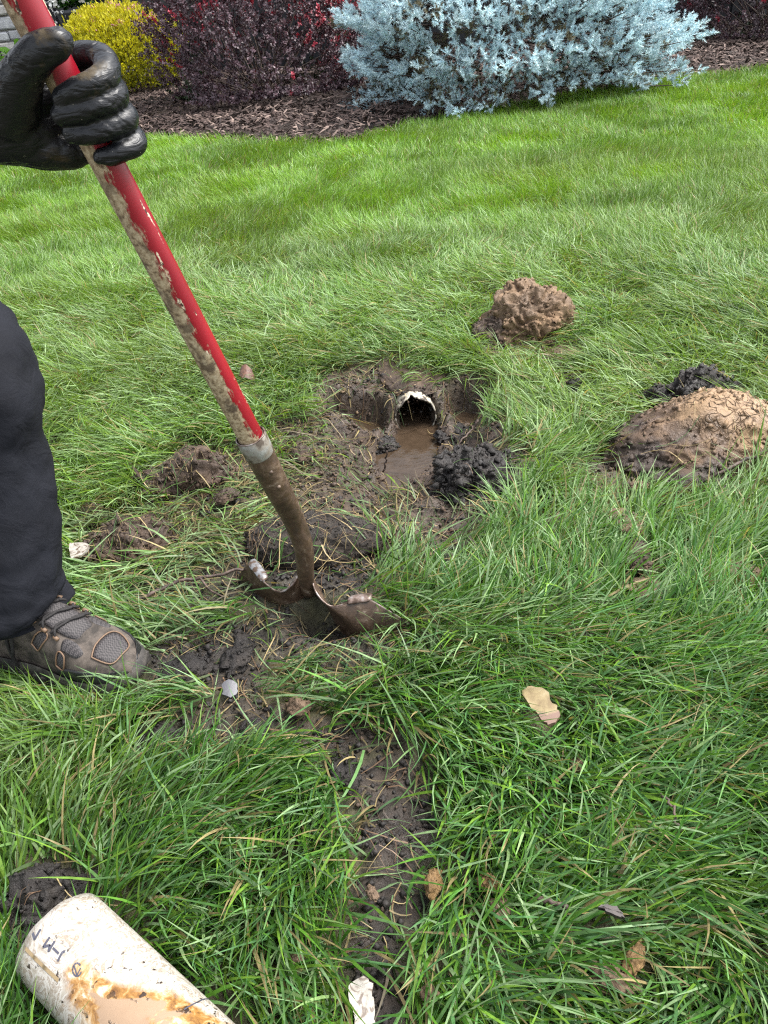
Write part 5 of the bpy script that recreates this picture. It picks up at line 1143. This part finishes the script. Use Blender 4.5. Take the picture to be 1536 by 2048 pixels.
    Lf = P[:, :nseg] - S[:, None] * (Wd[:, None] * prof)[..., None] * .5; Rt = P[:, :nseg] + S[:, None] * (Wd[:, None] * prof)[..., None] * .5
    per = 2 * nseg + 1; V = np.empty((n, per, 3)); V[:, 0:2 * nseg:2] = Lf; V[:, 1:2 * nseg:2] = Rt; V[:, -1] = P[:, nseg]
    tri = []
    for k_ in range(nseg - 1): a = 2 * k_; tri += [(a, a + 1, a + 3), (a, a + 3, a + 2)]
    a = 2 * (nseg - 1); tri.append((a, a + 1, a + 2)); F = (np.arange(n)[:, None, None] * per + np.array(tri)[None]).reshape(-1, 3)
    # colour of each blade
    far = sstep(2.4, 5.0, y)[:, None]; pal_n = np.array([[.082, .158, .014], [.088, .158, .044], [.140, .205, .020], [.125, .200, .048], [.050, .112, .012]]); pal_f = np.array([[.108, .225, .014], [.128, .245, .018], [.092, .205, .014], [.150, .262, .024], [.125, .235, .045]])
    ch = RNG.integers(0, 5, n); C = pal_n[ch] * np.array([.92, 1.06, 1.0]) * (1 - far) + pal_f[ch] * far
    nb_ = (1 - sstep(.8, 1.8, y))[:, None]; C = C * (1 - nb_) + C * np.array([.86, .97, 1.30]) * nb_ * RNG.choice([.72, 1.0, 1.4], (n, 1), p=[.36, .34, .30])
    patch = fbm(x * 1.7, y * 1.7, seed=61, oct=3)[:, None]; C = C * (1 + .45 * patch)
    yl = np.clip(fbm(x * 1.2 + 9, y * 1.2, seed=63, oct=2) * 1.6, 0, 1)[:, None] * .5; C = C * (1 - yl) + np.array([.120, .185, .026]) * yl
    pale = (RNG.random(n) < .16 + .52 * fl * sstep(.6, 1.4, y) * (1 - sstep(3.6, 5, y)))[:, None]; C = np.where(pale, C * .45 + np.array([.255, .352, .190]) * .6, C)  # paler lying undersides; silvery sheen of the mid lawn painted into blade colour
    straw = (RNG.random(n) < .02 + .30 * s_ + .07 * fl)[:, None]; C = np.where(straw, np.array([.27, .22, .105]) * RNG.uniform(.5, 1.2, (n, 1)), C)
    mud = (np.clip(s_ * 1.1, 0, .85) * RNG.random(n))[:, None]; C = C * (1 - mud) + (mudc * (1 - bk[:, None]) + blkc * bk[:, None]) * mud
    C = np.clip(C * RNG.uniform(.75, 1.25, (n, 1)), .004, .8)
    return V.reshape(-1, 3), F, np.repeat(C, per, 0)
M['grass'] = leaf_material('grass_blade', .42, .32, .24)
off = 0; AV, AF, AC = [], [], []
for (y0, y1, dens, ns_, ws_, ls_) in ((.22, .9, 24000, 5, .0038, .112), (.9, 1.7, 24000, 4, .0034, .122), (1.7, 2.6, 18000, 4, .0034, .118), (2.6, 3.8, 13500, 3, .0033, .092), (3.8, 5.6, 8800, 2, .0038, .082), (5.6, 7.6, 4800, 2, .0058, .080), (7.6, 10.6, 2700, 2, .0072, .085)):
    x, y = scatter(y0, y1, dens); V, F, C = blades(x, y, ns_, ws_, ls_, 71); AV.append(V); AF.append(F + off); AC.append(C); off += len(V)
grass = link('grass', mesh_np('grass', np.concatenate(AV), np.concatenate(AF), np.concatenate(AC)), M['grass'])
tag(grass, 'lush lawn grass, trampled and matted around the dug hole', 'grass', kind='stuff')
print('grass tris', sum(len(f) for f in AF))
# loose blades and rootlets lying on the clods, found by dropping them on
LV, LF_, LC = [], [], []; lo = 0
def strand(P, wd, col):
    global lo
    P = np.asarray(P); T = np.gradient(P, axis=0); S = np.cross(T, [0, 0, 1.0]); S /= np.linalg.norm(S, axis=1)[:, None] + 1e-9; n = len(P)
    w_ = np.full(n, wd) * np.linspace(1, .4, n); LV.append(np.concatenate([P - S * w_[:, None] / 2, P + S * w_[:, None] / 2])); LF_.append(np.array([(i, i + 1, n + i + 1, n + i) for i in range(n - 1)]) + lo); LC.append(np.tile(col, (2 * n, 1))); lo += 2 * n
def strew(names, count, lmin, lmax, wd, cols, lift=.002):
    for nm in names:
        o = bpy.data.objects[nm]; bb = np.array([vv.co[:] for vv in o.data.vertices]); lo_, hi_ = bb.min(0) + o.location, bb.max(0) + o.location
        for _ in range(count):
            x, y = random.uniform(lo_[0], hi_[0]), random.uniform(lo_[1], hi_[1]); a = random.uniform(0, 6.28); L = random.uniform(lmin, lmax); P = []; cu = random.uniform(-1.5, 1.5)
            for i in range(6):
                h_ = BVH[nm].ray_cast(Vector((x, y, 1)), Vector((0, 0, -1)))[0]
                zz_ = h_.z if h_ is not None else float(hgrid(np.array([x]), np.array([y]), GZ)[0]) + .02
                P.append((x, y, zz_ + lift + .004 * random.random())); x += math.cos(a) * L / 5; y += math.sin(a) * L / 5; a += cu / 5
            Pz = np.array(P); Pz[1:-1, 2] = np.maximum(Pz[1:-1, 2], (Pz[:-2, 2] + Pz[2:, 2]) / 2); strand(Pz, wd * random.uniform(.6, 1.2), np.array(random.choice(cols)) * random.uniform(.6, 1.2))
G1, G2, ST, RT = (.06, .13, .03), (.10, .17, .07), (.36, .28, .14), (.16, .10, .06)
cl = [nm for nm in BVH]
big = [nm for nm in cl if nm.startswith(('turf_sod', 'root_plug'))]
strew([mound.name], 26, .05, .11, .0026, [G1, G2, G2, ST]); strew([mound.name], 90, .02, .06, .0010, [RT, ST, (.07, .045, .03)])
strew(big, 60, .04, .10, .0026, [G1, G2, ST, ST]); strew(big, 260, .015, .05, .0009, [RT, ST, (.05, .035, .025), (.10, .07, .05)])
strew([nm for nm in cl if nm.startswith(('clay_clod', 'topsoil_clump', 'mud_clod'))], 16, .02, .06, .0014, [RT, ST, G1, (.05, .035, .025)])
cand = np.stack([RNG.uniform(-.8, .6, 5200), RNG.uniform(.45, 2.3, 5200)], 1); sc_ = hgrid(cand[:, 0], cand[:, 1], sm); zc_ = hgrid(cand[:, 0], cand[:, 1], GZ)
for (x, y), s_, z_ in zip(cand, sc_, zc_):
    if s_ < .45 or z_ < ZW - .004: continue
    if any(np.linalg.norm(np.array([x, y]) - np.asarray(a)[:2]) < .06 for a, b, r in CAPS[:2]): continue
    a = random.uniform(0, 6.28); L = random.uniform(.02, .085); cu = random.uniform(-1.6, 1.6); P = []
    for i in range(5):
        zz_ = max(float(hgrid(np.array([x]), np.array([y]), GZ)[0]), ZW); P.append((x, y, zz_ + .003 + .006 * random.random())); x += math.cos(a) * L / 4; y += math.sin(a) * L / 4; a += cu / 4
    Pz = np.array(P); Pz[1:-1, 2] = np.maximum(Pz[1:-1, 2], (Pz[:-2, 2] + Pz[2:, 2]) / 2)
    strand(Pz, random.uniform(.0009, .0030), np.array(random.choice([G1, G2, ST, ST, RT, RT, (.05, .035, .025), (.12, .10, .05)])) * random.uniform(.5, 1.1))
ls = link('loose_blades', mesh_np('loose_blades', np.concatenate(LV), np.concatenate(LF_), np.concatenate(LC)), M['grass']); tag(ls, 'loose grass blades and rootlets strewn over sods and clods', 'grass', kind='stuff')
